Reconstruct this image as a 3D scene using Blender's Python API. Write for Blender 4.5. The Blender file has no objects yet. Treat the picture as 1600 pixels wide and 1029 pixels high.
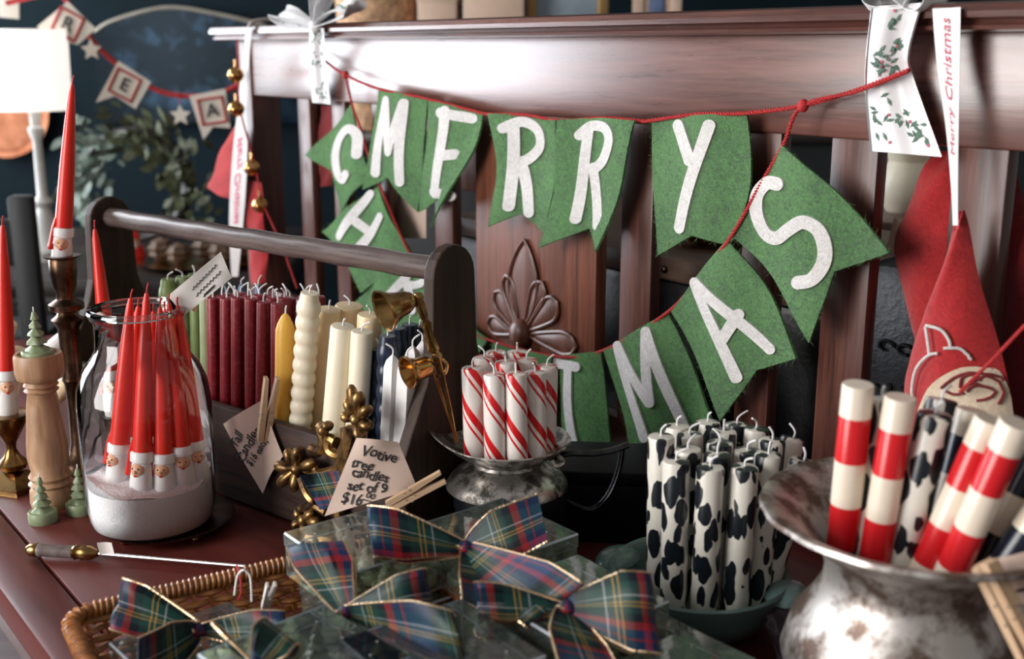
import bpy, bmesh, math, random
from mathutils import Vector, Matrix
random.seed(7)
SC = bpy.context.scene
COL = SC.collection
# ------------------------------------------------------------------ camera
CAMH, PITCH, FPX = 0.56, math.radians(13.74), 1800.0
cam_d = bpy.data.cameras.new('camera'); cam = bpy.data.objects.new('camera', cam_d); COL.objects.link(cam)
cam.location = (0, 0, CAMH); cam.rotation_euler = (math.pi/2 - PITCH, 0, 0)
cam_d.sensor_width = 36.0; cam_d.lens = 36.0*FPX/1600.0; cam_d.clip_start = 0.02; cam_d.clip_end = 60
cam_d.dof.use_dof = True; cam_d.dof.focus_distance = 1.30; cam_d.dof.aperture_fstop = 4.5
SC.camera = cam
# ------------------------------------------------------------------ world, window light, added front fill, exposure
W = bpy.data.worlds.new('world'); SC.world = W; W.use_nodes = True
bgn = W.node_tree.nodes['Background']; bgn.inputs[0].default_value = (1.0, 0.97, 0.94, 1); bgn.inputs[1].default_value = 0.15
def area_light(name, loc, rot, sx, sy, power, color):
    d = bpy.data.lights.new(name, 'AREA'); d.shape = 'RECTANGLE'; d.size = sx; d.size_y = sy; d.energy = power; d.color = color
    o = bpy.data.objects.new(name, d); COL.objects.link(o); o.location = loc; o.rotation_euler = rot
    return o
SC.cycles.transparent_max_bounces = 48
area_light('window_daylight', (-2.72, 3.10, 1.02), (0, -math.pi/2, 0), 2.0, 2.2, 88, (0.88, 0.93, 1.0))
area_light('front_fill_light', (-2.72, -0.40, 1.02), (0, -math.pi/2, 0), 2.0, 2.0, 100, (1.0, 0.97, 0.94))  # added fill from the front left, set behind a made-up window
SC.view_settings.view_transform = 'Standard'; SC.view_settings.look = 'None'
SC.view_settings.exposure = 0.74; SC.view_settings.gamma = 1.0; SC.view_settings.use_curve_mapping = False

# ------------------------------------------------------------------ measuring helpers (real places from the calibrated view)
CF = Vector((0, math.cos(PITCH), -math.sin(PITCH))); CU = Vector((0, math.sin(PITCH), math.cos(PITCH))); CR = Vector((1, 0, 0))
C0 = Vector((0, 0, CAMH))
def ray(x, y): return CR*((x-800)/FPX) - CU*((y-514.5)/FPX) + CF
def onz(x, y, z=0.0):
    d = ray(x, y); return C0 + d*((z-CAMH)/d.z)
def aty(x, y, Y):
    d = ray(x, y); return C0 + d*(Y/d.y)
def onplane(x, y, p, n):
    d = ray(x, y); return C0 + d*((p-C0).dot(n)/d.dot(n))
def mpp(P): return (Vector(P)-C0).dot(CF)/FPX        # metres for one pixel at a point
BTH = math.radians(37.4)
BU = Vector((math.sin(BTH), -math.cos(BTH), 0)); BN = Vector((-math.cos(BTH), -math.sin(BTH), 0)); BO = Vector((0.432*1.06, 1.06, 0))
BROT = math.atan2(BU.y, BU.x)
BENCH_M = Matrix.Translation(BO) @ Matrix.Rotation(BROT, 4, 'Z')
def onb(x, y, off=0.0):                               # bench-local point (x along, y away, z up) at a distance off in front
    P = onplane(x, y, BO + BN*off, BN); return Vector(((P-BO).dot(BU), -off, P.z))

# ------------------------------------------------------------------ mesh collecting
class MB:
    def __init__(s): s.v = []; s.f = []; s.uv = []; s.mi = []; s.cur = 0
    def add(s, vs, fs, uvs=None):
        o = len(s.v); s.v += [Vector(a) for a in vs]
        for i, f in enumerate(fs):
            s.f.append([o+k for k in f]); s.uv.append(uvs[i] if uvs else None); s.mi.append(s.cur)
        return s
    def mapv(s, fn, a=0):
        for i in range(a, len(s.v)): s.v[i] = Vector(fn(s.v[i]))
        return s
    def xf(s, M, a=0): return s.mapv(lambda p: M @ p, a)
    def merge(s, o, M=None):
        k = len(s.v); s.v += [(M @ p if M else p.copy()) for p in o.v]
        for f, u, m in zip(o.f, o.uv, o.mi): s.f.append([k+i for i in f]); s.uv.append(u); s.mi.append(m)
        return s
    def box(s, c, d, bev=0.0, rot=None):
        c = Vector(c); hx, hy, hz = d[0]/2, d[1]/2, d[2]/2
        bm = bmesh.new(); bmesh.ops.create_cube(bm, size=1.0)
        for v in bm.verts: v.co = Vector((v.co.x*d[0], v.co.y*d[1], v.co.z*d[2]))
        if bev > 0: bmesh.ops.bevel(bm, geom=list(bm.edges), offset=bev, segments=2, profile=0.5, affect='EDGES')
        s.bm(bm, Matrix.Translation(c) @ (rot if rot else Matrix.Identity(4))); return s
    def bm(s, bm, M=None):
        bm.verts.index_update()
        s.add([(M @ v.co if M else v.co.copy()) for v in bm.verts], [[v.index for v in f.verts] for f in bm.faces]); bm.free(); return s
    def lathe(s, prof, seg=24, M=None, wob=None):
        # prof: (r, z) from bottom to top; uv u around, v along
        n = len(prof); vs = []
        L = [0]
        for i in range(1, n): L.append(L[-1] + math.dist(prof[i], prof[i-1]))
        T = L[-1] or 1
        for i, (r, z) in enumerate(prof):
            for j in range(seg):
                a = 2*math.pi*j/seg; rr = r*(wob(a, z) if wob else 1)
                vs.append(Vector((rr*math.cos(a), rr*math.sin(a), z)))
        fs = []; uv = []
        for i in range(n-1):
            for j in range(seg):
                k = (j+1) % seg
                fs.append([i*seg+j, i*seg+k, (i+1)*seg+k, (i+1)*seg+j])
                u0, u1, v0, v1 = j/seg, (j+1)/seg, L[i]/T, L[i+1]/T
                uv.append([(u0, v0), (u1, v0), (u1, v1), (u0, v1)])
        if prof[0][0] > 1e-6: fs.append([j for j in range(seg)][::-1]); uv.append([(0, 0)]*seg)
        if prof[-1][0] > 1e-6: fs.append([(n-1)*seg+j for j in range(seg)]); uv.append([(0, 1)]*seg)
        if M: vs = [M @ v for v in vs]
        return s.add(vs, fs, uv)
    def tube(s, pts, r, seg=8, closed=False, caps=True, flat=None):
        pts = [Vector(p) for p in pts]; n = len(pts); vs = []; prev = None
        rs = r if isinstance(r, (list, tuple)) else [r]*n
        for i in range(n):
            a = pts[(i-1) % n] if (closed or i > 0) else pts[i]; b = pts[(i+1) % n] if (closed or i < n-1) else pts[i]
            t = (b-a); t = t.normalized() if t.length > 1e-9 else Vector((0, 0, 1))
            if prev is None:
                h = Vector((0, 0, 1)) if abs(t.z) < 0.9 else Vector((1, 0, 0)); x = t.cross(h).normalized()
            else:
                x = prev - t*prev.dot(t); x = x.normalized() if x.length > 1e-6 else t.orthogonal().normalized()
            prev = x; y = t.cross(x)
            for j in range(seg):
                q = 2*math.pi*j/seg; vs.append(pts[i] + (x*math.cos(q) + y*math.sin(q)*(flat or 1))*rs[i])
        fs = []; uv = []
        for i in range(n if closed else n-1):
            i2 = (i+1) % n
            for j in range(seg):
                k = (j+1) % seg; fs.append([i*seg+j, i*seg+k, i2*seg+k, i2*seg+j])
                uv.append([(j/seg, i/n), ((j+1)/seg, i/n), ((j+1)/seg, (i+1)/n), (j/seg, (i+1)/n)])
        if caps and not closed:
            fs.append(list(range(seg))[::-1]); uv.append([(0, 0)]*seg); fs.append([(n-1)*seg+j for j in range(seg)]); uv.append([(0, 1)]*seg)
        return s.add(vs, fs, uv)
    def ball(s, c, r, seg=14, rings=8, M=None):
        r = (r, r, r) if not isinstance(r, (tuple, list)) else r
        prof = [(math.sin(math.pi*i/rings), -math.cos(math.pi*i/rings)) for i in range(rings+1)]
        prof[0] = (1e-7, -1); prof[-1] = (1e-7, 1)
        MM = Matrix.Translation(Vector(c)) @ (M or Matrix.Identity(4)) @ Matrix.Diagonal((r[0], r[1], r[2], 1))
        return s.lathe(prof, seg, MM)
    def grid(s, fn, nu, nv, thick=0.0, uvf=None):
        # fn(u, v) -> point; thick gives a closed slab along the surface normal (centred)
        P = [[Vector(fn(i/nu, j/nv)) for i in range(nu+1)] for j in range(nv+1)]
        N = [[None]*(nu+1) for _ in range(nv+1)]
        for j in range(nv+1):
            for i in range(nu+1):
                du = P[j][min(i+1, nu)]-P[j][max(i-1, 0)]; dv = P[min(j+1, nv)][i]-P[max(j-1, 0)][i]
                c = du.cross(dv); N[j][i] = c.normalized() if c.length > 1e-12 else Vector((0, 0, 1))
        vs = []; fs = []; uv = []; w = nu+1
        U = (lambda i, j: uvf(i/nu, j/nv)) if uvf else (lambda i, j: (i/nu, j/nv))
        if thick <= 0:
            for j in range(nv+1): vs += P[j]
            for j in range(nv):
                for i in range(nu):
                    fs.append([j*w+i, j*w+i+1, (j+1)*w+i+1, (j+1)*w+i]); uv.append([U(i, j), U(i+1, j), U(i+1, j+1), U(i, j+1)])
            return s.add(vs, fs, uv)
        for sg in (1, -1):
            for j in range(nv+1): vs += [P[j][i] + N[j][i]*(thick/2*sg) for i in range(nu+1)]
        o = w*(nv+1)
        for j in range(nv):
            for i in range(nu):
                q = [j*w+i, j*w+i+1, (j+1)*w+i+1, (j+1)*w+i]; t = [U(i, j), U(i+1, j), U(i+1, j+1), U(i, j+1)]
                fs.append(q); uv.append(t); fs.append([o+k for k in q[::-1]]); uv.append(t[::-1])
        def side(a, b, ta, tb): fs.append([a, o+a, o+b, b]); uv.append([ta, ta, tb, tb])
        for i in range(nu):
            side(i, i+1, U(i, 0), U(i+1, 0)); side(nv*w+i+1, nv*w+i, U(i+1, nv), U(i, nv))
        for j in range(nv):
            side((j+1)*w, j*w, U(0, j+1), U(0, j)); side(j*w+nu, (j+1)*w+nu, U(nu, j), U(nu, j+1))
        return s.add(vs, fs, uv)
    def prism(s, poly, z0, z1, M=None):
        n = len(poly); vs = [Vector((p[0], p[1], z0)) for p in poly] + [Vector((p[0], p[1], z1)) for p in poly]
        fs = [list(range(n))[::-1], list(range(n, 2*n))] + [[i, (i+1) % n, n+(i+1) % n, n+i] for i in range(n)]
        if M: vs = [M @ v for v in vs]
        return s.add(vs, fs)
    def mesh(s, name, mats, smooth=True, angle=40):
        me = bpy.data.meshes.new(name); me.from_pydata([tuple(v) for v in s.v], [], s.f); me.update()
        ul = me.uv_layers.new(name='UVMap'); k = 0; buf = []
        for f, u in zip(s.f, s.uv):
            for i in range(len(f)):
                buf += (u[i] if u else (s.v[f[i]].x*10, s.v[f[i]].z*10))
        ul.data.foreach_set('uv', buf)
        for m in (mats if isinstance(mats, (list, tuple)) else [mats]): me.materials.append(m)
        if max(s.mi or [0]) > 0: me.polygons.foreach_set('material_index', s.mi)
        bm = bmesh.new(); bm.from_mesh(me); bmesh.ops.recalc_face_normals(bm, faces=bm.faces)
        if smooth:
            for f in bm.faces: f.smooth = True
            lim = math.radians(angle)
            for e in bm.edges:
                if len(e.link_faces) == 2 and e.calc_face_angle(0) > lim: e.smooth = False
        bm.to_mesh(me); bm.free()
        return me
    def build(s, name, mats, parent=None, world=False, smooth=True, angle=40):
        if world and parent is not None:
            inv = parent.matrix_basis.inverted()
            if parent.parent is not None: inv = inv @ parent.parent.matrix_basis.inverted()
            s.xf(inv)
        o = bpy.data.objects.new(name, s.mesh(name, mats, smooth, angle)); COL.objects.link(o)
        if parent is not None: o.parent = parent
        return o
LABELS = {}
def tag(o, label, cat, group=None, kind=None):
    o['label'] = label; o['category'] = cat
    if group: o['group'] = group
    if kind: o['kind'] = kind
    return o
def thing(name, label, cat, loc=(0, 0, 0), rotz=0.0, group=None, M=None):
    o = bpy.data.objects.new(name, None); COL.objects.link(o); o.empty_display_size = 0.02
    o.matrix_basis = M if M is not None else Matrix.Translation(Vector(loc)) @ Matrix.Rotation(rotz, 4, 'Z')
    return tag(o, label, cat, group)
def struct(o): o['kind'] = 'structure'; return o
def dup(root, M, label, group=None):
    def cp(o, parent):
        c = o.copy(); COL.objects.link(c); c.parent = parent
        for ch in kids.get(o.name, []): cp(ch, c)
        return c
    kids = {}
    for ch in list(root.children_recursive): kids.setdefault(ch.parent.name, []).append(ch)
    r = cp(root, None); r.matrix_basis = M; r['label'] = label
    if group: r['group'] = group
    return r
def lerp(a, b, t): return a + (b-a)*t
def pline(pts, n):
    # resample a polyline smoothly (Catmull-Rom) to n+1 points
    P = [Vector(p) for p in pts]
    if len(P) == 2: return [P[0].lerp(P[1], i/n) for i in range(n+1)]
    out = []; m = len(P)-1
    for i in range(n+1):
        t = i/n*m; k = min(int(t), m-1); q = t-k
        a, b, c, d = P[max(k-1, 0)], P[k], P[k+1], P[min(k+2, m)]
        out.append(0.5*((2*b) + (c-a)*q + (2*a-5*b+4*c-d)*q*q + (3*b-a-3*c+d)*q**3))
    return out
def vtube(p, q): return Vector(q)-Vector(p)
def align(p, q, twist=0.0):
    # matrix that stands a z-up model at p pointing to q
    d = (Vector(q)-Vector(p)).normalized(); x = Vector((1, 0, 0)); x = x - d*x.dot(d)
    if x.length < 0.3: x = Vector((0, 0, -1)) - d*(-d.z)
    x.normalize(); y = d.cross(x)
    return Matrix.Translation(Vector(p)) @ Matrix((x, y, d)).transposed().to_4x4() @ Matrix.Rotation(twist, 4, 'Z')
def ordn(i): return ['first', 'second', 'third', 'fourth', 'fifth', 'sixth', 'seventh', 'eighth', 'ninth', 'tenth', 'eleventh', 'twelfth', 'thirteenth', 'fourteenth', 'fifteenth'][i]
def text_mb(txt, size=1.0, shear=0.0, space=1.0, extrude=0.0, bold=0.0):
    c = bpy.data.curves.new('t', 'FONT'); c.body = txt; c.size = size; c.shear = shear; c.space_character = space
    c.extrude = extrude; c.offset = bold; c.resolution_u = 3; c.align_x = 'CENTER'; c.align_y = 'CENTER'
    o = bpy.data.objects.new('t', c); COL.objects.link(o)
    dg = bpy.context.evaluated_depsgraph_get(); me = bpy.data.meshes.new_from_object(o.evaluated_get(dg))
    mb = MB(); mb.add([v.co.copy() for v in me.vertices], [list(p.vertices) for p in me.polygons])
    bpy.data.objects.remove(o); bpy.data.curves.remove(c); bpy.data.meshes.remove(me)
    return mb

# ------------------------------------------------------------------ materials
def mat(name):
    m = bpy.data.materials.new(name); m.use_nodes = True; return m, m.node_tree, m.node_tree.nodes['Principled BSDF']
def nd(nt, typ, **kw):
    n = nt.nodes.new(typ)
    for k, v in kw.items():
        if k.startswith('i_'): n.inputs[k[2:].replace('_', ' ')].default_value = v
        else: setattr(n, k, v)
    return n
def c4(c): return (c[0], c[1], c[2], 1)
def coords(nt, scale=(1, 1, 1), kind='Object', rnd=True):
    tc = nd(nt, 'ShaderNodeTexCoord'); mp = nd(nt, 'ShaderNodeMapping'); mp.inputs['Scale'].default_value = scale
    nt.links.new(tc.outputs[kind], mp.inputs['Vector'])
    if rnd:
        oi = nd(nt, 'ShaderNodeObjectInfo'); mu = nd(nt, 'ShaderNodeMath', operation='MULTIPLY'); mu.inputs[1].default_value = 17.0
        nt.links.new(oi.outputs['Random'], mu.inputs[0]); nt.links.new(mu.outputs[0], mp.inputs['Location'])
    return mp.outputs['Vector']
def ramp(nt, fac, stops, interp='LINEAR'):
    r = nd(nt, 'ShaderNodeValToRGB'); r.color_ramp.interpolation = interp; e = r.color_ramp.elements
    while len(e) > 1: e.remove(e[-1])
    e[0].position = stops[0][0]; e[0].color = c4(stops[0][1])
    for p, c in stops[1:]:
        q = e.new(p); q.color = c4(c)
    nt.links.new(fac, r.inputs[0]); return r.outputs[0]
def noise(nt, vec, scale=5, detail=4, rough=0.6, dist=0.0):
    n = nd(nt, 'ShaderNodeTexNoise'); n.inputs['Scale'].default_value = scale; n.inputs['Detail'].default_value = detail
    n.inputs['Roughness'].default_value = rough; n.inputs['Distortion'].default_value = dist
    nt.links.new(vec, n.inputs['Vector']); return n.outputs[0]
def bump(nt, b, h, strength=0.3, dist=0.002):
    n = nd(nt, 'ShaderNodeBump'); n.inputs['Strength'].default_value = strength; n.inputs['Distance'].default_value = dist
    nt.links.new(h, n.inputs['Height']); nt.links.new(n.outputs[0], b.inputs['Normal'])
def math_(nt, op, a, b=None, clamp=False):
    n = nd(nt, 'ShaderNodeMath', operation=op); n.use_clamp = clamp
    for i, x in enumerate((a, b)):
        if x is None: continue
        if isinstance(x, (int, float)): n.inputs[i].default_value = x
        else: nt.links.new(x, n.inputs[i])
    return n.outputs[0]
def mixc(nt, fac, a, b):
    n = nd(nt, 'ShaderNodeMix', data_type='RGBA')
    for sock, x in ((n.inputs[0], fac), (n.inputs[6], a), (n.inputs[7], b)):
        if isinstance(x, (int, float)): sock.default_value = x
        elif isinstance(x, tuple): sock.default_value = c4(x)
        else: nt.links.new(x, sock)
    return n.outputs[2]
def setp(b, rough=0.5, metal=0.0, coat=0.0, sheen=0.0, sss=0.0, spec=None, ssr=0.01):
    b.inputs['Roughness'].default_value = rough; b.inputs['Metallic'].default_value = metal
    b.inputs['Coat Weight'].default_value = coat; b.inputs['Coat Roughness'].default_value = 0.2
    b.inputs['Sheen Weight'].default_value = sheen
    b.inputs['Subsurface Weight'].default_value = sss; b.inputs['Subsurface Radius'].default_value = (1, 0.6, 0.4); b.inputs['Subsurface Scale'].default_value = ssr
    if spec is not None: b.inputs['Specular IOR Level'].default_value = spec
def M_plain(name, c, rough=0.5, metal=0.0, var=0.12, scale=30, bstr=0.0, bscale=200, **kw):
    m, nt, b = mat(name); setp(b, rough, metal, **kw); v = coords(nt)
    n = noise(nt, v, scale, 3)
    lo = tuple(x*(1-var) for x in c); hi = tuple(min(1, x*(1+var)) for x in c)
    nt.links.new(ramp(nt, n, [(0.3, lo), (0.7, hi)]), b.inputs['Base Color'])
    if bstr: bump(nt, b, noise(nt, v, bscale, 3), bstr, 0.001 if bstr < 0.95 else 0.0016)
    return m
def M_wood(name, dark, light, axis=0, grain=60, rough=0.35, coat=0.0, bstr=0.15, stretch=14, spec=None):
    m, nt, b = mat(name); setp(b, rough, coat=coat, spec=spec)
    s = [1, 1, 1]; s[axis] = 1.0/stretch
    v = coords(nt, tuple(s)); n1 = noise(nt, v, grain, 5, 0.65, 0.4); n2 = noise(nt, v, grain*4, 3, 0.7)
    f = math_(nt, 'ADD', math_(nt, 'MULTIPLY', n1, 0.7), math_(nt, 'MULTIPLY', n2, 0.3))
    nt.links.new(ramp(nt, f, [(0.33, dark), (0.66, light)]), b.inputs['Base Color'])
    nt.links.new(math_(nt, 'ADD', math_(nt, 'MULTIPLY', n2, 0.22), rough-0.11), b.inputs['Roughness'])
    bump(nt, b, n2, bstr, 0.001); return m
def M_metal(name, c, c2, rough=0.3, scale=25, metal=1.0, lo=0.4, hi=0.62, r2=None, bstr=0.05):
    m, nt, b = mat(name); setp(b, rough, metal); v = coords(nt); n = noise(nt, v, scale, 5, 0.65)
    nt.links.new(ramp(nt, n, [(lo, c), (hi, c2)]), b.inputs['Base Color'])
    nt.links.new(ramp(nt, n, [(lo, (rough,)*3), (hi, ((r2 or rough),)*3)]), b.inputs['Roughness'])
    bump(nt, b, n, bstr, 0.001); return m
def M_felt(name, c, c2, bs=0.9):
    m, nt, b = mat(name); setp(b, 0.95, sheen=0.25, spec=0.1); b.inputs['Sheen Roughness'].default_value = 0.6
    v = coords(nt); n = noise(nt, v, 150, 6, 0.75, 1.6); n2 = noise(nt, v, 420, 3, 0.8, 2.0); n3 = noise(nt, v, 14, 2)
    f = math_(nt, 'ADD', math_(nt, 'MULTIPLY', n, 0.5), math_(nt, 'ADD', math_(nt, 'MULTIPLY', n2, 0.35), math_(nt, 'MULTIPLY', n3, 0.15)))
    nt.links.new(ramp(nt, f, [(0.41, c), (0.58, c2)]), b.inputs['Base Color'])
    bump(nt, b, f, bs, 0.010); return m
def M_thinglass(name, tint=(1, 1, 1), refl=0.9, rough=0.02, haze=0.0, hazec=(0.8, 0.85, 0.9), edge=0.5):
    # thin clear sheet: mirror-like by angle, otherwise see-through
    m, nt, b = mat(name); nt.nodes.remove(b); out = nt.nodes['Material Output']
    tr = nd(nt, 'ShaderNodeBsdfTransparent'); tr.inputs[0].default_value = c4(tint)
    gl = nd(nt, 'ShaderNodeBsdfGlossy'); gl.inputs['Roughness'].default_value = rough; gl.inputs[0].default_value = (refl, refl, refl, 1)
    lw = nd(nt, 'ShaderNodeLayerWeight'); lw.inputs[0].default_value = edge
    v = coords(nt, rnd=False); bp = nd(nt, 'ShaderNodeBump'); bp.inputs['Strength'].default_value = 0.12; bp.inputs['Distance'].default_value = 0.004
    nt.links.new(noise(nt, v, 25, 2), bp.inputs['Height']); nt.links.new(bp.outputs[0], gl.inputs['Normal']); nt.links.new(bp.outputs[0], lw.inputs['Normal'])
    mx = nd(nt, 'ShaderNodeMixShader'); f = math_(nt, 'ADD', math_(nt, 'MULTIPLY', lw.outputs['Fresnel'], 1.0), 0.02, True)
    nt.links.new(f, mx.inputs[0]); nt.links.new(tr.outputs[0], mx.inputs[1]); nt.links.new(gl.outputs[0], mx.inputs[2]); last = mx.outputs[0]
    if haze > 0:
        df = nd(nt, 'ShaderNodeBsdfDiffuse'); df.inputs[0].default_value = c4(hazec); m2 = nd(nt, 'ShaderNodeMixShader'); m2.inputs[0].default_value = haze
        nt.links.new(last, m2.inputs[1]); nt.links.new(df.outputs[0], m2.inputs[2]); last = m2.outputs[0]
    nt.links.new(last, out.inputs['Surface']); return m
def M_wax(name, c, rough=0.35, var=0.06, sss=0.25, bloom=0.0):
    m, nt, b = mat(name); setp(b, rough, sss=sss, ssr=0.006); v = coords(nt); n = noise(nt, v, 40, 4)
    lo = tuple(x*(1-var) for x in c); hi = tuple(min(1, x*(1+var)) for x in c)
    col = ramp(nt, n, [(0.3, lo), (0.7, hi)])
    if bloom:
        n2 = noise(nt, v, 160, 5, 0.8); f = ramp(nt, n2, [(0.5, (0, 0, 0)), (0.75, (bloom,)*3)]); col = mixc(nt, f, col, (0.8, 0.6, 0.6))
    nt.links.new(col, b.inputs['Base Color']); bump(nt, b, n, 0.08, 0.002); return m
def uvs(nt):
    tc = nd(nt, 'ShaderNodeTexCoord'); sp = nd(nt, 'ShaderNodeSeparateXYZ'); nt.links.new(tc.outputs['UV'], sp.inputs[0]); return sp.outputs[0], sp.outputs[1]
def M_plaid(name):
    m, nt, b = mat(name); setp(b, 0.42, spec=0.22); u, v = uvs(nt)
    nav, grn, red, wht, yel, blk = (0.007, 0.026, 0.085), (0.008, 0.040, 0.032), (0.26, 0.012, 0.018), (0.40, 0.42, 0.42), (0.45, 0.28, 0.06), (0.004, 0.007, 0.012)
    st = [(0, nav), (0.16, blk), (0.26, grn), (0.40, wht), (0.413, grn), (0.47, yel), (0.482, grn), (0.51, yel), (0.522, grn), (0.60, blk), (0.68, red), (0.76, nav), (0.85, red), (0.87, nav)]
    a = ramp(nt, math_(nt, 'FRACT', u), st, 'CONSTANT'); c = ramp(nt, math_(nt, 'FRACT', math_(nt, 'ADD', v, 0.15)), st, 'CONSTANT')
    tw = math_(nt, 'FRACT', math_(nt, 'MULTIPLY', math_(nt, 'ADD', u, v), 60.0))
    f = math_(nt, 'ADD', math_(nt, 'MULTIPLY', math_(nt, 'GREATER_THAN', tw, 0.5), 0.16), 0.42)
    nt.links.new(mixc(nt, f, a, c), b.inputs['Base Color']); bump(nt, b, tw, 0.15, 0.0006); return m
def M_cow(name):
    m, nt, b = mat(name); setp(b, 0.3, sss=0.15, ssr=0.005)
    v = coords(nt, (1, 1, 0.46)); nz = nd(nt, 'ShaderNodeTexNoise'); nz.inputs['Scale'].default_value = 70; nt.links.new(v, nz.inputs['Vector'])
    mv = nd(nt, 'ShaderNodeVectorMath', operation='MULTIPLY_ADD'); mv.inputs[1].default_value = (0.011,)*3
    nt.links.new(nz.outputs[1], mv.inputs[0]); nt.links.new(v, mv.inputs[2])
    vo = nd(nt, 'ShaderNodeTexVoronoi'); vo.inputs['Scale'].default_value = 70; vo.inputs['Randomness'].default_value = 0.75; nt.links.new(mv.outputs[0], vo.inputs['Vector'])
    f = ramp(nt, vo.outputs[0], [(0.0, (1,)*3), (0.49, (0,)*3)], 'CONSTANT')
    nt.links.new(mixc(nt, f, (0.72, 0.69, 0.62), (0.006, 0.009, 0.014)), b.inputs['Base Color']); return m
def M_candy(name):
    m, nt, b = mat(name); setp(b, 0.28, sss=0.15, ssr=0.005); u, v = uvs(nt)
    oi = nd(nt, 'ShaderNodeObjectInfo')
    t = math_(nt, 'FRACT', math_(nt, 'ADD', math_(nt, 'ADD', math_(nt, 'MULTIPLY', u, -2.0), math_(nt, 'MULTIPLY', v, -2.1)), math_(nt, 'ADD', oi.outputs['Random'], 10.0)))
    W_, R_ = (0.80, 0.74, 0.70), (0.62, 0.012, 0.016)
    nt.links.new(ramp(nt, t, [(0, R_), (0.24, W_), (0.36, R_), (0.44, W_)], 'CONSTANT'), b.inputs['Base Color']); return m
def M_bands(name, ca, cb, n, start=0):
    # n equal rings by the height of the candle's wall
    m, nt, b = mat(name); setp(b, 0.25, sss=0.15, ssr=0.005); u, v = uvs(nt)
    t = math_(nt, 'MODULO', math_(nt, 'FLOOR', math_(nt, 'ADD', math_(nt, 'MULTIPLY', v, float(n)), float(start))), 2.0)
    nt.links.new(mixc(nt, math_(nt, 'GREATER_THAN', t, 0.5), ca, cb), b.inputs['Base Color']); return m

m_red_wood = M_wood('red_brown_varnished_wood', (0.045, 0.014, 0.010), (0.17, 0.052, 0.034), 0, 30, 0.30, 1.0, 0.32, 14)
m_red_wood.node_tree.nodes['Principled BSDF'].inputs['Coat Roughness'].default_value = 0.30
m_slat_wood = M_wood('slat_wood', (0.032, 0.012, 0.009), (0.13, 0.046, 0.032), 2, 70, 0.36, 0.08, 0.15, 20, 0.4)
m_splat_wood = M_wood('splat_wood', (0.060, 0.020, 0.012), (0.24, 0.080, 0.046), 2, 80, 0.40, 0.05, 0.2, 24, 0.35)
m_carve = M_wood('carved_wood', (0.050, 0.017, 0.011), (0.19, 0.064, 0.038), 2, 80, 0.40, 0.05, 0.2, 20)
m_seat = M_wood('seat_wood', (0.055, 0.014, 0.012), (0.140, 0.028, 0.022), 0, 20, 0.42, 0.0, 0.08, 8, 0.25)
m_caddy = M_wood('caddy_wood', (0.012, 0.006, 0.005), (0.070, 0.038, 0.029), 0, 55, 0.55, 0.0, 0.35, 14, 0.3)
m_caddy_end = M_wood('caddy_end_wood', (0.011, 0.006, 0.004), (0.062, 0.032, 0.022), 2, 55, 0.55, 0.0, 0.35, 14, 0.3)
m_handle = M_wood('handle_wood', (0.045, 0.032, 0.030), (0.15, 0.11, 0.10), 0, 60, 0.30, 0.25, 0.2, 14)
m_pale_wood = M_wood('pale_turned_wood', (0.24, 0.115, 0.055), (0.58, 0.37, 0.22), 2, 38, 0.45, 0.05, 0.12, 16)
m_peg_wood = M_wood('clothespin_wood', (0.45, 0.28, 0.16), (0.66, 0.46, 0.30), 2, 80, 0.6, 0.0, 0.15, 14)
m_green = M_felt('green_felt', (0.014, 0.105, 0.012), (0.13, 0.43, 0.085), 1.0)
m_white_felt = M_felt('white_felt', (0.55, 0.52, 0.50), (0.84, 0.82, 0.80), 0.5)
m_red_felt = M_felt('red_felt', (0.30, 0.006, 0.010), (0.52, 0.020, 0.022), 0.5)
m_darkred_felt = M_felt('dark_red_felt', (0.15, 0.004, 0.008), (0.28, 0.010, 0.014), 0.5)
m_cream_felt = M_felt('cream_felt', (0.55, 0.42, 0.30), (0.76, 0.63, 0.48), 0.4)
m_cord = M_plain('red_cord', (0.42, 0.020, 0.022), 0.8, var=0.3, scale=300, bstr=0.6, bscale=500)
m_white_ribbon = M_plain('white_satin_ribbon', (0.72, 0.71, 0.72), 0.35, var=0.05, sheen=0.3)
m_beige_ribbon = M_plain('beige_ribbon', (0.40, 0.36, 0.34), 0.5, var=0.06)
m_print_red = M_plain('red_print', (0.50, 0.05, 0.10), 0.6)
m_leaf_print = M_plain('holly_leaf_print', (0.05, 0.12, 0.08), 0.6, var=0.5, scale=300)
m_silver_edge = M_metal('silver_thread', (0.75, 0.75, 0.78), (0.95, 0.95, 0.95), 0.3)
m_gold_edge = M_metal('gold_thread', (0.62, 0.40, 0.22), (0.90, 0.72, 0.50), 0.3, 400)
m_plaid = M_plaid('tartan_ribbon')
m_brass = M_metal('aged_brass', (0.16, 0.085, 0.030), (0.50, 0.31, 0.12), 0.28, 22, r2=0.2)
m_copper_brass = M_metal('warm_brass', (0.42, 0.20, 0.06), (0.72, 0.42, 0.16), 0.2, 22)
m_bronze = M_metal('dark_bronze', (0.045, 0.026, 0.018), (0.16, 0.095, 0.06), 0.32, 20)
m_pewter = M_metal('worn_pewter', (0.10, 0.090, 0.082), (0.62, 0.58, 0.54), 0.40, 60, metal=0.9, lo=0.42, hi=0.56, r2=0.28)
m_silver = M_metal('tarnished_silver', (0.15, 0.105, 0.085), (0.58, 0.55, 0.52), 0.50, 26, metal=0.85, lo=0.42, hi=0.56, r2=0.44, bstr=0.15)
m_gilt = M_metal('gilt_ornament', (0.055, 0.030, 0.016), (0.42, 0.25, 0.09), 0.36, 42, metal=0.85, lo=0.40, hi=0.66, bstr=0.3)
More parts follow.
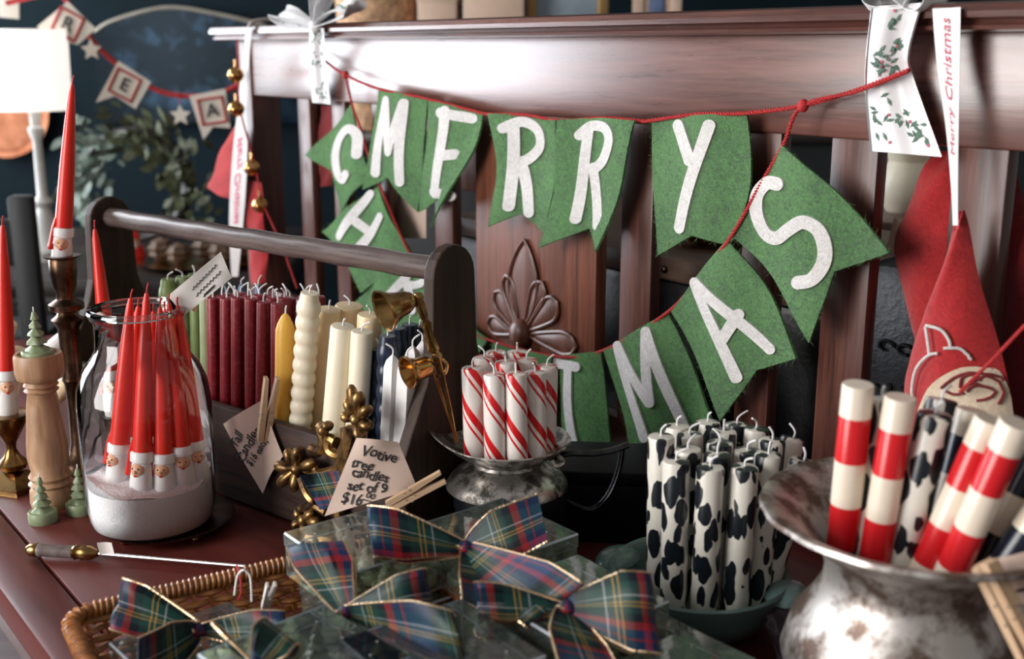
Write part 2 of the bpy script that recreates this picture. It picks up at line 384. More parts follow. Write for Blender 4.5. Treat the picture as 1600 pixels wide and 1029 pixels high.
m_dark_pewter = M_metal('dark_pewter', (0.02, 0.022, 0.026), (0.07, 0.07, 0.075), 0.3, 30)
m_steel = M_metal('steel', (0.45, 0.44, 0.44), (0.7, 0.7, 0.7), 0.3)
m_wax_red = M_wax('bright_red_wax', (0.68, 0.020, 0.010), 0.32)
m_wax_darkred = M_wax('dark_red_wax', (0.21, 0.008, 0.016), 0.36, 0.15, 0.1, 0.10)
m_wax_cream = M_wax('cream_wax', (0.84, 0.66, 0.42), 0.4, 0.06, 0.35)
m_wax_ivory = M_wax('ivory_wax', (0.84, 0.76, 0.60), 0.4, 0.04, 0.35)
m_wax_white = M_wax('white_wax', (0.78, 0.77, 0.77), 0.4, 0.03, 0.35)
m_wax_yellow = M_wax('yellow_wax', (0.80, 0.46, 0.07), 0.4, 0.05, 0.3)
m_wax_navy = M_wax('navy_wax', (0.010, 0.020, 0.042), 0.3, 0.2, 0.0)
m_wax_blue = M_wax('blue_wax', (0.03, 0.10, 0.24), 0.35, 0.1, 0.1)
m_wax_green = M_wax('green_wax', (0.20, 0.28, 0.10), 0.4, 0.15, 0.2)
m_wax_sage = M_wax('sage_wax', (0.27, 0.33, 0.17), 0.4, 0.1, 0.2)
m_tree_wax = M_wax('tree_votive_wax', (0.24, 0.30, 0.17), 0.42, 0.2, 0.2)
m_skin_wax = M_wax('peach_painted_wax', (0.72, 0.40, 0.25), 0.45, 0.08, 0.1)
m_wick = M_plain('cotton_wick', (0.80, 0.80, 0.80), 0.8)
m_red_wick = M_plain('red_wick', (0.45, 0.02, 0.02), 0.7)
m_cow = M_cow('cow_print_wax'); m_candy = M_candy('candy_striped_wax')
m_band_red = M_bands('red_banded_wax', (0.62, 0.012, 0.018), (0.80, 0.70, 0.58), 5.0, 1)
m_band_navy = M_bands('navy_banded_wax', (0.010, 0.014, 0.028), (0.80, 0.70, 0.56), 5.0, 1)
m_glass = M_thinglass('clear_jar_glass', (0.975, 0.988, 0.988), 0.9, 0.045, edge=0.30)
m_plastic = M_thinglass('clear_plastic', (0.97, 0.98, 0.985), 0.95, 0.06, 0.035, (0.72, 0.82, 0.92), edge=0.38)  # bluish haze mixed in to stand for the ceiling's reflection
m_plastic_edge = M_thinglass('plastic_fold', (0.85, 0.88, 0.92), 0.95, 0.1, 0.6, (0.75, 0.82, 0.9))  # white mixed in as painted glints along the box edges
m_paper = M_plain('pink_beige_paper', (0.66, 0.50, 0.42), 0.8, var=0.05, scale=12)
m_paper_white = M_plain('white_paper', (0.80, 0.76, 0.72), 0.8, var=0.04, scale=12)
m_ink = M_plain('black_ink', (0.012, 0.012, 0.016), 0.6)
m_salt = M_plain('white_salt_crystals', (0.90, 0.90, 0.92), 0.5, var=0.08, scale=700, bstr=1.0, bscale=420)
m_cane = M_wood('rattan_cane', (0.15, 0.045, 0.010), (0.55, 0.22, 0.06), 0, 90, 0.38, 0.15, 0.2, 2)
m_teal = M_plain('teal_glazed_ceramic', (0.12, 0.21, 0.20), 0.25, var=0.2, scale=12, coat=0.4)
m_black_lacquer = M_plain('black_lacquer', (0.005, 0.006, 0.008), 0.5, spec=0.15)
m_purple_glass = M_thinglass('mauve_pressed_glass', (0.55, 0.5, 0.6), 0.9, 0.05, 0.08, (0.5, 0.45, 0.55))
# ================================================================== the room
m_wall = M_plain('dark_teal_wall', (0.0035, 0.010, 0.014), 0.8, var=0.15, scale=6, spec=0.12)
m_floor = M_wood('floor_boards', (0.10, 0.075, 0.075), (0.20, 0.16, 0.16), 0, 12, 0.45, 0.1, 0.1, 10)
m_trim = M_plain('white_window_paint', (0.55, 0.56, 0.58), 0.5)
FZ = -0.48
floor = struct(MB().box((0, 1.5, FZ-0.03), (7.0, 7.4, 0.06)).build('floor', m_floor, smooth=False))
for k in range(16):
    MB().box((-2.45+k*0.33, 2.6, FZ+0.004), (0.322, 3.4, 0.008), 0.002).build('floor_board', m_floor, floor)
struct(MB().box((0.2, 4.36, 0.8), (6.0, 0.12, 2.6)).build('wall_back', m_wall, smooth=False))
wl = MB()  # the nearer opening is added to let the front fill in
for c, d in [((-2.6, 1.3, 0.8), (0.12, 1.4, 2.6)), ((-2.6, -1.55, 0.8), (0.12, 0.3, 2.6)), ((-2.6, 4.25, 0.8), (0.12, 0.12, 2.6)), ((-2.6, 2.9, -0.24), (0.12, 2.60, 0.50)), ((-2.6, 2.9, 2.07), (0.12, 2.60, 0.10)), ((-2.6, -0.4, -0.24), (0.12, 2.0, 0.50)), ((-2.6, -0.4, 2.07), (0.12, 2.0, 0.10))]:
    wl.box(c, d)
struct(wl.build('wall_left', m_wall, smooth=False))
wf = MB()
for c, d in [((-2.6, 2.9, 0.03), (0.16, 2.6, 0.05)), ((-2.6, 2.9, 2.0), (0.14, 2.6, 0.05)), ((-2.6, 2.02, 1.0), (0.14, 0.05, 2.0)), ((-2.6, 4.18, 1.0), (0.14, 0.05, 2.0)), ((-2.6, 2.9, 1.45), (0.05, 2.6, 0.04))]:
    wf.box(c, d, 0.006)
struct(wf.build('window_1', m_trim))
wf = MB()  # frame of the made-up window around the front fill light
for c, d in [((-2.6, -0.4, 0.03), (0.16, 2.0, 0.05)), ((-2.6, -0.4, 2.0), (0.14, 2.0, 0.05)), ((-2.6, -1.38, 1.0), (0.14, 0.05, 2.0)), ((-2.6, 0.58, 1.0), (0.14, 0.05, 2.0)), ((-2.6, -0.4, 1.45), (0.05, 2.0, 0.04))]: wf.box(c, d, 0.006)
struct(wf.build('added_fill_window', m_trim))

# ================================================================== the bench
bench = thing('wooden_bench', 'dark red-brown wooden bench with slatted back and carved splat', 'bench', M=BENCH_M)
XL, XR = -1.66, 0.34
cap = MB(); prof = [(-0.030, 0.592), (-0.026, 0.5985), (-0.015, 0.601), (0.045, 0.601), (0.050, 0.596), (0.050, 0.574), (-0.012, 0.574), (-0.020, 0.576), (-0.021, 0.5795), (-0.016, 0.5825), (-0.018, 0.5845), (-0.029, 0.5865)]
n = len(prof); vs = [Vector((x, y, z)) for x in (XL-0.07, XR) for y, z in prof]
cap.add(vs, [[i, (i+1) % n, n+(i+1) % n, n+i] for i in range(n)] + [list(range(n))[::-1], list(range(n, 2*n))])
cap.build('cap_rail', m_red_wood, bench, angle=30)
MB().box(((XL+0.02+XR)/2, 0.012, 0.5215), (XR-XL-0.02, 0.024, 0.107), 0.003).build('top_rail', m_red_wood, bench)
MB().box(((XL+XR)/2, 0.02, 0.045), (XR-XL-0.08, 0.024, 0.06), 0.003).build('bottom_rail', m_red_wood, bench)
for x in (XL+0.03, XR-0.03):
    MB().box((x, 0.028, (0.574+FZ)/2), (0.06, 0.064, 0.574-FZ), 0.004).build('post', m_slat_wood, bench)
for xa, xb in [(-1.42, -1.372), (-1.289, -1.241), (-1.150, -1.102), (-0.962, -0.912), (-0.527, -0.470), (-0.322, -0.272), (-0.205, -0.147), (-0.062, -0.006), (0.10, 0.155)]:
    MB().box(((xa+xb)/2, 0.013, 0.27), (xb-xa, 0.018, 0.40), 0.002).build('slat', m_slat_wood, bench)
splat = MB().box(((-0.847-0.572)/2, 0.012, 0.27), (0.275, 0.020, 0.40), 0.002).build('splat', m_splat_wood, bench)
def petal(B, T, w, fat=0.5):
    b = onb(*B, 0.0); t = onb(*T, 0.0); d = (t-b); L = d.length; d = d/L; side = Vector((-d.z, 0, d.x))
    def edge(q, s): # q 0..1 along
        hw = w*(1.5 if fat > 0.6 else 1)*(math.sin(math.pi*min(1, q**fat)))**0.8 if fat > 0.9 else w*(max(0, 1-((q-0.70)/0.30)**2)**0.5 if q > 0.70 else (q/0.70)**0.75)
        return b + d*(L*q) + side*(hw*s)
    N = 12
    loop = [edge(i/N, 1) for i in range(N+1)] + [edge(i/N, -1) for i in range(N-1, 0, -1)]
    mb = MB(); mb.tube([p+Vector((0, -0.0015, 0)) for p in loop], 0.0032, 6, closed=True)
    mb.grid(lambda u, v: edge(v, 1).lerp(edge(v, -1), u) + Vector((0, -0.0035*math.sin(math.pi*u)*math.sin(math.pi*v)-0.0005, 0)), 6, N)
    return mb
for B, T, w in [((816, 512), (821, 375), 0.026), ((811, 512), (792, 430), 0.017), ((808, 515), (775, 456), 0.018), ((804, 521), (764, 503), 0.016),
                ((822, 512), (849, 441), 0.019), ((826, 515), (872, 472), 0.021), ((828, 523), (902, 541), 0.019)]:
    petal(B, T, w*0.85, 0.95 if T == (821, 375) else 0.5).build('carved_petal', m_carve, splat)
pb = onb(817, 521, 0.0); MB().ball(pb + Vector((0, -0.004, 0)), (0.021, 0.016, 0.023)).build('carved_boss', m_carve, splat)
for ya, yb in ((-0.757, -0.700), (-0.698, -0.36), (-0.359, 0.06)):
    MB().box(((XL-0.12+XR)/2, (ya+yb)/2, -0.02), (XR-XL+0.12, yb-ya, 0.04), 0.006 if ya < -0.75 else 0.0012).build('seat_plank', m_seat, bench)
for x in (XL-0.06, XR-0.06):
    MB().box((x, -0.70, (FZ-0.04)/2), (0.06, 0.06, -0.04-FZ), 0.004).build('leg', m_slat_wood, bench)
MB().box(((XL-0.06+XR)/2, -0.715, -0.085), (XR-XL-0.06, 0.022, 0.09), 0.002).build('seat_apron', m_red_wood, bench)

# ================================================================== felt buntings
def wave(off, ph, amp=0.0042):
    return lambda x, z: off + amp*(math.sin(42*x+ph) + 0.7*math.sin(34*z+1.7*ph))
FZR = random.Random(21)
def flag(parent, top, left, right, notch, off, ph, curl=0.0, amp=0.0042):
    # top: [A, B] on the cord, left/right: edge pixels from the cord to the tips
    L = pline([Vector((*p, 0)) for p in left], 16); R = pline([Vector((*p, 0)) for p in right], 16)
    tp = pline([Vector((*p, 0)) for p in top], 14); nt_ = Vector((*notch, 0)); wv = wave(off, ph, amp)
    def q(l, t):
        x = t*(len(l)-1); k = min(int(x), len(l)-2); return l[k].lerp(l[k+1], x-k)
    def fn(u, v):
        bt = L[-1].lerp(nt_, u*2) if u <= 0.5 else nt_.lerp(R[-1], u*2-1)
        t = q(tp, u); P = t.lerp(bt, v)
        lin_l = L[0].lerp(L[-1], v); lin_r = R[0].lerp(R[-1], v)
        P = P + (q(L, v)-lin_l)*(1-u) + (q(R, v)-lin_r)*u
        b = onb(P.x, P.y, off); b.y = -wv(b.x, b.z) - curl*(u**3)*v*0.03; return b
    f = MB().grid(fn, 14, 16, 0.0032).build('flag', m_green, parent)
    hz = MB()
    for k in range(420):
        e = FZR.random(); u = FZR.choice((0.0, 1.0)) if e < 0.4 else FZR.random(); v = 1.0 if 0.4 <= e < 0.6 else FZR.random()
        p = fn(u, v); d = Vector((FZR.gauss(0, 1), -abs(FZR.gauss(0, 0.7)), FZR.gauss(0, 1))).normalized()*FZR.uniform(0.002, 0.0065); p = p + Vector((0, -0.0016, 0)); q_ = Vector((FZR.gauss(0, 1), FZR.gauss(0, 0.3), FZR.gauss(0, 1)))*0.0012
        w_ = d.cross(Vector((0, 1, 0.3))).normalized()*0.00016; hz.add([p-w_, p+w_, p+d*0.6+q_+w_, p+d*0.6+q_-w_, p+d+q_*2.2], [[0, 1, 2, 3], [3, 2, 4]])
    hz = hz.build('felt_fuzz', m_green, f, smooth=False); hz['kind'] = 'stuff'
    f['wave'] = [off, ph, amp]; return f, wv, off
def strokes(fl, lines, w, name='letter', m=None, th=0.0034, lift=0.0026):
    f, wv, off = fl; mb = MB()
    for ln in lines:
        P = pline([Vector((*p, 0)) for p in ln], max(6, 6*(len(ln)-1)))
        hw = w/2; d0 = (P[1]-P[0]).normalized(); d1 = (P[-1]-P[-2]).normalized()
        S = [(P[0]-d0*hw*math.cos(a), d0, max(hw*math.sin(a), hw*0.15)) for a in (0.12, 0.5, 0.95, 1.3)]
        for i in range(len(P)):
            d = (P[min(i+1, len(P)-1)]-P[max(i-1, 0)]).normalized(); S.append((P[i], d, hw))
        S += [(P[-1]+d1*hw*math.cos(a), d1, max(hw*math.sin(a), hw*0.15)) for a in (1.3, 0.95, 0.5, 0.12)]
        K = len(S)-1
        def fn(u, v):
            p, d, h = S[round(v*K)]; s = Vector((-d.y, d.x, 0)); q_ = p + s*h*(2*u-1)
            b = onb(q_.x, q_.y, off+lift); b.y = -wv(b.x, b.z) - lift; return b
        mb.grid(fn, 2, K, th)
    return mb.build(name, m or m_white_felt, f, smooth=True)
def cord(pts_local, r, pitch=0.0075):
    P = pline(pts_local, len(pts_local)*6); L = [0]
    for a, b in zip(P, P[1:]): L.append(L[-1]+(b-a).length)
    n_ = int(L[-1]/pitch*7); mb = MB(); path = []; k = 0
    for i in range(n_+1):
        s = L[-1]*i/n_
        while k < len(L)-2 and L[k+1] < s: k += 1
        path.append((P[k].lerp(P[k+1], (s-L[k])/max(1e-9, L[k+1]-L[k])), (P[k+1]-P[k]).normalized(), s))
    for ph in (0, math.pi):
        q = []
        for p, t, s in path:
            a = t.cross(Vector((0, 1, 0.01))).normalized(); b = t.cross(a)
            an = 2*math.pi*s/pitch + ph; q.append(p + (a*math.cos(an)+b*math.sin(an))*r*0.55)
        mb.tube(q, r*0.62, 5)
    return mb
merry = thing('felt_bunting', 'green felt bunting spelling MERRY in white letters along the bench top rail', 'bunting', M=BENCH_M)
christmas = thing('felt_bunting', 'green felt bunting spelling CHRISTMAS, looped low across the bench slats', 'bunting', M=BENCH_M)
mpath = [(485, 73, .012), (512, 98, .014), (540, 117, .018), (590, 138, .022), (663, 153, .022), (752, 176, .022), (766, 178, .024), (820, 179, .024), (875, 188, .024), (940, 184, .024), (998, 188, .024), (1010, 189, .026), (1090, 178, .028), (1160, 177, .028), (1253, 165, .030), (1340, 140, .030), (1421, 109, .026)]
cord([onb(*p) for p in mpath], 0.0022).build('cord', m_cord, merry)
cpath = [(540, 117, .018), (550, 163, .014), (565, 205, .014), (578, 250, .014), (598, 300, .014), (640, 395, .014), (700, 482, .014), (735, 515, .014), (768, 532, .014), (866, 556, .016), (940, 548, .018), (1045, 486, .024), (1100, 420, .032), (1141, 371, .036), (1190, 285, .038), (1224, 226, .036), (1253, 166, .032), (1340, 142, .034), (1419, 111, .030)]
cord([onb(*p) for p in cpath], 0.0021).build('cord', m_cord, christmas)
for k, (px, py, off) in enumerate([(540, 117, .018), (1255, 165, .032)]):
    MB().ball(onb(px, py, off), (0.006, 0.006, 0.007)).build('cord_knot', m_cord, merry)
F = flag(merry, [(587, 137), (663, 152)], [(587, 137), (580, 225), (567, 296)], [(663, 152), (661, 250), (650, 331)], (606, 277), 0.022, 0.3)
strokes(F, [[(601, 157), (585, 270)], [(601, 157), (611, 237)], [(632, 161), (611, 237)], [(632, 161), (628, 284)]], 14)
F = flag(merry, [(666, 155), (752, 175)], [(666, 155), (662, 250), (652, 331)], [(752, 175), (742, 240), (690, 352)], (695, 309), 0.022, 1.1, 0.6)
strokes(F, [[(697, 173), (691, 240), (684, 301)], [(690, 176), (733, 185)], [(693, 243), (712, 241)], [(682, 299), (708, 306)]], 16)
F = flag(merry, [(767, 177), (820, 179), (873, 188)], [(767, 177), (779, 270), (770, 353)], [(873, 188), (868, 290), (855, 365)], (816, 333), 0.022, 2.0)
strokes(F, [[(803, 196), (798, 322)], [(789, 200), (815, 190), (838, 203), (841, 228), (822, 248), (809, 253)], [(810, 252), (820, 290), (826, 332)]], 16)
F = flag(merry, [(877, 187), (938, 184), (998, 188)], [(877, 187), (869, 290), (848, 386)], [(998, 188), (975, 300), (938, 392)], (918, 357), 0.026, 2.9, 0.3)
strokes(F, [[(920, 204), (897, 342)], [(907, 211), (924, 197), (948, 200), (956, 219), (944, 249), (925, 265)], [(925, 262), (928, 310), (930, 353)]], 16)
F = flag(merry, [(1014, 190), (1085, 180), (1162, 176)], [(1014, 190), (1021, 300), (1022, 400)], [(1162, 176), (1172, 290), (1140, 384)], (1085, 367), 0.028, 4.0)
strokes(F, [[(1058, 196), (1083, 250)], [(1110, 196), (1086, 280), (1064, 355)]], 19)
F = flag(christmas, [(550, 163), (580, 278)], [(550, 163), (515, 205), (483, 242)], [(580, 278), (550, 305), (528, 332)], (517, 266), 0.012, 0.9)
strokes(F, [[(562, 241), (561, 212), (548, 201), (532, 215), (525, 242), (528, 272), (536, 280), (544, 272)]], 14)
F = flag(christmas, [(592, 290), (640, 393)], [(592, 290), (545, 325), (501, 362)], [(640, 393), (600, 425), (566, 457)], (546, 412), 0.012, 2.2)
strokes(F, [[(579, 303), (529, 369)], [(597, 338), (562, 384)], [(557, 345), (575, 363)]], 13)
F = flag(christmas, [(644, 402), (698, 478)], [(644, 402), (595, 430), (549, 478)], [(698, 478), (650, 520), (615, 560)], (600, 505), 0.012, 3.2)
strokes(F, [[(648, 412), (602, 470)], [(648, 412), (664, 424), (660, 440), (640, 446), (628, 440)], [(632, 442), (640, 486)]], 12)
F = flag(christmas, [(702, 484), (764, 529)], [(702, 484), (665, 540), (640, 590)], [(764, 529), (735, 580), (712, 632)], (690, 590), 0.012, 4.2)
strokes(F, [[(722, 518), (684, 580)]], 13)
F = flag(christmas, [(770, 533), (864, 556)], [(770, 533), (765, 610), (758, 680)], [(864, 556), (858, 630), (850, 705)], (805, 672), 0.014, 5.0)
strokes(F, [[(836, 574), (815, 566), (797, 580), (803, 602), (823, 614), (830, 634), (815, 652), (792, 644)]], 13)
F = flag(christmas, [(867, 556), (940, 548)], [(867, 556), (876, 630), (884, 708)], [(940, 548), (946, 620), (957, 704)], (920, 690), 0.016, 0.2)
strokes(F, [[(862, 568), (901, 573)], [(885, 577), (887, 622), (897, 670), (905, 700)]], 15)
F = flag(christmas, [(943, 547), (1043, 488)], [(943, 547), (972, 650), (993, 746)], [(1043, 488), (1085, 580), (1116, 665)], (1045, 690), 0.020, 1.3)
strokes(F, [[(965, 540), (1008, 683)], [(965, 540), (1019, 628)], [(1013, 517), (1019, 628)], [(1013, 517), (1066, 668)]], 15)
F = flag(christmas, [(1046, 487), (1140, 374)], [(1046, 487), (1092, 570), (1131, 656)], [(1140, 374), (1202, 455), (1243, 560)], (1178, 579), 0.030, 2.4)
strokes(F, [[(1089, 441), (1120, 515), (1150, 590)], [(1090, 441), (1155, 500), (1199, 546)], [(1131, 530), (1157, 490)]], 17)
F = flag(christmas, [(1142, 370), (1224, 227)], [(1142, 370), (1208, 437), (1270, 534)], [(1224, 227), (1305, 293), (1387, 395)], (1302, 424), 0.036, 3.6)
strokes(F, [[(1219, 287), (1200, 286), (1183, 305), (1181, 335), (1193, 364), (1213, 372), (1236, 358), (1260, 346), (1282, 358), (1290, 386), (1286, 413), (1270, 436), (1249, 441)]], 21)

# ================================================================== ribbons and hats on the bench
def strip(left, right, offs, n=24, bow=0.0):
    L = pline([Vector((*p, 0)) for p in left], n); R = pline([Vector((*p, 0)) for p in right], n); O_ = pline([Vector((o, 0, 0)) for o in offs], n)
    def fn(u, v):
        x = v*n; k = min(int(x), n-1); t = x-k
        l = L[k].lerp(L[k+1], t); r = R[k].lerp(R[k+1], t); off = lerp(O_[k].x, O_[k+1].x, t) + bow*math.sin(math.pi*2*u)
        p = l.lerp(r, u); return onb(p.x, p.y, off)
    return fn
def on_strip(fn, mb, flip, lift=0.0012, v0=0.1, v1=0.9, u0=0.25, u1=0.75):
    xs = [p.x for p in mb.v]; ys = [p.y for p in mb.v]; a, b, c, d = min(xs), max(xs), min(ys), max(ys)
    def mp(p):
        t = (p.x-a)/(b-a); s = (p.y-c)/(d-c)
        v = lerp(v1, v0, t) if flip else lerp(v0, v1, t); u = lerp(u1, u0, s) if flip else lerp(u1, u0, s)
        if not flip: u = lerp(u0, u1, s); u = 1-u if False else lerp(u1, u0, 1-s) if False else u
        q = fn(u, v); q.y -= lift; return q
    return mb.mapv(mp)
lr = thing('ribbon', 'narrow beige ribbon printed Merry Christmas, hanging over the bench\'s left end', 'ribbon', M=BENCH_M)
f1 = strip([(384, 44), (378, 105), (371, 170), (362, 260), (358, 350), (362, 432)], [(394, 42), (389, 105), (387, 170), (386, 260), (380, 350), (372, 432)], [.036, .036, .040, .046, .05, .052])
MB().grid(f1, 4, 30, 0.0006).build('band', m_beige_ribbon, lr)
on_strip(f1, text_mb('Merry Christmas', 1, 0.25, 1, 0, 0.02), False, v0=0.50, v1=0.80, u0=0.75, u1=0.25).build('lettering', m_print_red, lr, smooth=False)
p0 = onb(389, 43, .036)
MB().tube(pline([p0, p0+Vector((0, 0.012, 0.012)), p0+Vector((0, 0.06, 0.013)), p0+Vector((0, 0.10, -0.02))], 12), 0.004, 6).build('loop', m_beige_ribbon, lr)
rr_ = thing('ribbon', 'narrow white ribbon printed Merry Christmas, holding the red felt gnome on the right', 'ribbon', M=BENCH_M)
f2 = strip([(1457, 14), (1464, 100), (1478, 200), (1486, 290), (1489, 352)], [(1501, 11), (1500, 100), (1498, 200), (1497, 280), (1497, 352)], [.036, .037, .042, .046, .05])
MB().grid(f2, 4, 30, 0.0006).build('band', m_white_ribbon, rr_)
on_strip(f2, text_mb('Merry Christmas', 1, 0.25), True, v0=0.06, v1=0.62, u0=0.30, u1=0.74).build('lettering', m_print_red, rr_, smooth=False)
MB().grid(lambda u, v: onb(lerp(1457, 1501, u) + v*34, lerp(14, 9, v)-3*math.sin(v*3), 0.034-0.06*v), 3, 8, 0.0006).build('fold_over', m_white_ribbon, rr_)
wr = thing('ribbon', 'wide white holly-print ribbon with silver edges tied on the bench rail', 'ribbon', M=BENCH_M)
wl_, wr__ = [(1364, 10), (1356, 80), (1354, 140), (1362, 236)], [(1441, 4), (1421, 80), (1428, 125), (1471, 245)]
f3 = strip(wl_, wr__, [.036, .030, .020, .018], bow=0.004)
MB().grid(f3, 14, 24, 0.0007).build('band', m_white_ribbon, wr)
for s in (0, 1): MB().tube([f3(s, i/24)+Vector((0, -0.0006, 0)) for i in range(25)], 0.0013, 5).build('silver_edge', m_silver_edge, wr)
lv, be = MB(), MB()
rng = random.Random(3)
for (cu, cv, rad) in [(0.52, 0.12, 0.1), (0.25, 0.38, 0.13), (0.55, 0.36, 0.13), (0.70, 0.30, 0.08), (0.35, 0.52, 0.13), (0.65, 0.56, 0.1), (0.2, 0.85, 0.13), (0.42, 0.78, 0.12), (0.72, 0.84, 0.13), (0.85, 0.9, 0.1)]:
    for k in range(9):
        u = cu+rng.uniform(-1, 1)*rad; v = cv+rng.uniform(-1, 1)*rad*0.62
        if not (0.03 < u < 0.97 and 0.02 < v < 0.98): continue
        a = rng.uniform(0, 6.28); P = f3(u, v)+Vector((0, -0.0012, 0)); d = Vector((math.cos(a), 0, math.sin(a)))*0.0050; e = Vector((-d.z, 0, d.x))*0.34
        if k < 8: lv.add([P-d, P+e, P+d, P-e], [[0, 1, 2, 3]])
        else: be.add([P+Vector((0.0016*math.cos(t), -0.0003, 0.0016*math.sin(t))) for t in (0, 1, 2, 3, 4, 5, 6)], [[0, 1, 2, 3, 4, 5]])
o = lv.build('holly_print', m_leaf_print, wr, smooth=False); o = be.build('berry_print', m_print_red, wr, smooth=False)
def loop_ribbon(K, tip, wdir, W, h, n=24, pinch=0.3, m_=None, thick=0.0007, lift=None):
    # teardrop ribbon loop from the knot K to tip and back; lift is the bulge direction
    K, tip, wdir = Vector(K), Vector(tip), Vector(wdir).normalized(); t = tip-K; ln = t.length
    nrm = (Vector(lift).normalized() if lift else t.cross(wdir).normalized())
    def fn(u, v):
        a = 2*math.pi*v; al = (1-math.cos(a))/2; w = W*lerp(pinch, 1, min(1, al*1.6)**0.8)
        rip = 0.0045*math.sin(5.5*u+9*v+ln*300)*al + 0.003*math.sin(13*u-4*v)*al
        return K + t*(al**0.85) + nrm*(h*math.sin(a)*(0.35+0.65*al) + rip) + wdir*(w*(u-0.5))
    mb = MB().grid(fn, 6, n, thick, lambda u, v: (v*ln*2/0.075, u*W/0.075)); return mb, fn
def tail_ribbon(pts, wdirs, W, pinch=0.3, n=16, thick=0.0007, slant=0.0):
    P = pline(pts, n); Wd = pline(wdirs, n); ln = sum((b-a).length for a, b in zip(P, P[1:]))
    def fn(u, v):
        x = v*n; k = min(int(x), n-1); t = x-k; p = P[k].lerp(P[k+1], t); w = Wd[k].lerp(Wd[k+1], t).normalized()
        ww = W*lerp(pinch, 1, min(1, v*2.2)**0.8); d = (P[k+1]-P[k]).normalized()
        return p + w*(ww*(u-0.5)) + d*(slant*v*(u-0.5)*W)
    return MB().grid(fn, 6, n, thick, lambda u, v: (v*ln/0.075, u*W/0.075)), fn
bw = wr
for (tx, ty, h) in ((1372, 0, 0.008), (1468, 0, 0.008)):
    k = onb(1418, 10, .03); t = onb(tx, ty-12, .012); mb, fn = loop_ribbon(k, t, (0, 1, 0.15), 0.05, 0.012); mb.build('bow_loop', m_white_ribbon, wr)
lb = thing('ribbon_bow', 'white holly-print ribbon bow tied at the left of the bench rail', 'ribbon', M=BENCH_M)
f4 = strip([(484, 42), (484, 100), (488, 160)], [(506, 44), (509, 100), (517, 163)], [.036, .022, .010], bow=0.003)
MB().grid(f4, 8, 16, 0.0007).build('tail', m_white_ribbon, lb)
lv = MB()
for k in range(60):
    u, v = rng.uniform(0.1, 0.9), rng.choice((0.15, 0.45, 0.8))+rng.uniform(-0.1, 0.1); a = rng.uniform(0, 6.28)
    P = f4(u, max(0.02, v))+Vector((0, -0.0012, 0)); d = Vector((math.cos(a), 0, math.sin(a)))*0.0048; e = Vector((-d.z, 0, d.x))*0.34; lv.add([P-d, P+e, P+d, P-e], [[0, 1, 2, 3]])
lv.build('holly_print', m_leaf_print, lb, smooth=False)
k = onb(492, 40, .036)
for (tx, ty, w_) in ((436, 24, .04), (552, 8, .045), (510, -25, .045)):
    t = onb(tx, ty, .03); mb, fn = loop_ribbon(k, t, (0.15, 1, 0.45), w_, 0.012); mb.build('loop', m_white_ribbon, lb)
    lv = MB()
    for q in range(14):
        P = fn(rng.uniform(0.1, 0.9), rng.uniform(0.12, 0.45)) + Vector((0, -0.001, 0.0012)); a = rng.uniform(0, 6.28); d = Vector((math.cos(a), 0.1, math.sin(a)))*0.0055; e = Vector((-d.z, 0, d.x))*0.34; lv.add([P-d, P+e, P+d, P-e], [[0, 1, 2, 3]])
    lv.build('holly_print', m_leaf_print, lb, smooth=False)
MB().ball(k, (0.012, 0.010, 0.012)).build('knot', m_white_ribbon, lb)
# string of jingle bells at the left end
jb = thing('jingle_bell_string', 'red cord with brass jingle bells hanging at the bench\'s left end', 'bells', M=BENCH_M)
bp = [(371, 62, .05), (373, 112, .055), (374, 165, .06), (398, 257, .055), (411, 316, .05), (440, 382, .05), (464, 450, .05)]
cord([onb(*p) for p in bp], 0.0018, 0.006).build('cord', m_cord, jb)
for p in bp[1:5]:
    c = onb(*p) + Vector((-0.006, -0.004, -0.006)); r = 0.0155
    b = MB().lathe([(1e-6, -r), (r*0.5, -r*0.87), (r*0.87, -r*0.5), (r, -0.08*r), (r*1.06, -0.06*r), (r*1.06, 0.06*r), (r, 0.08*r), (r*0.87, r*0.5), (r*0.5, r*0.87), (r*0.14, r), (r*0.14, r*1.25), (1e-6, r*1.3)], 18, Matrix.Translation(c))
    b = b.build('bell', m_copper_brass, jb); MB().tube([c+Vector((0.004*math.cos(a), 0, r*1.3+0.004+0.004*math.sin(a))) for a in [k*math.pi/4 for k in range(8)]], 0.0011, 5, closed=True).build('ring', m_copper_brass, b)
# felt hats / gnomes
def cushion(left, right, off, bulge, n=18, back=0.006):
    L = pline([Vector((*p, 0)) for p in left], n); R = pline([Vector((*p, 0)) for p in right], n)
    def fn(u, v, sgn=1):
        x = v*n; k = min(int(x), n-1); t = x-k; l = L[k].lerp(L[k+1], t); r = R[k].lerp(R[k+1], t); p = l.lerp(r, u)
        b = onb(p.x, p.y, off); e = math.sin(math.pi*u)**0.6*min(1, v*2.5)
        b.y = -(off + (bulge if sgn > 0 else -back)*e + 0.002*math.sin(u*9+v*14)); return b
    mb = MB(); mb.grid(lambda u, v: fn(u, v), 12, n); mb.grid(lambda u, v: fn(1-u, v, -1), 12, n); return mb, fn
gn = thing('felt_gnome', 'bright red felt gnome with cream stitched face hanging from white ribbon', 'ornament', M=BENCH_M)
mb, gf = cushion([(1498, 330), (1481, 400), (1450, 490), (1421, 570), (1411, 615), (1424, 690)], [(1508, 328), (1518, 380), (1536, 450), (1560, 540), (1582, 620), (1588, 690)], 0.035, 0.030)
mb.build('body', m_red_felt, gn)
GL = pline([Vector((*p, 0)) for p in [(1498, 330), (1481, 400), (1450, 490), (1421, 570), (1411, 615), (1424, 690)]], 60); GR = pline([Vector((*p, 0)) for p in [(1508, 328), (1518, 380), (1536, 450), (1560, 540), (1582, 620), (1588, 690)]], 60)
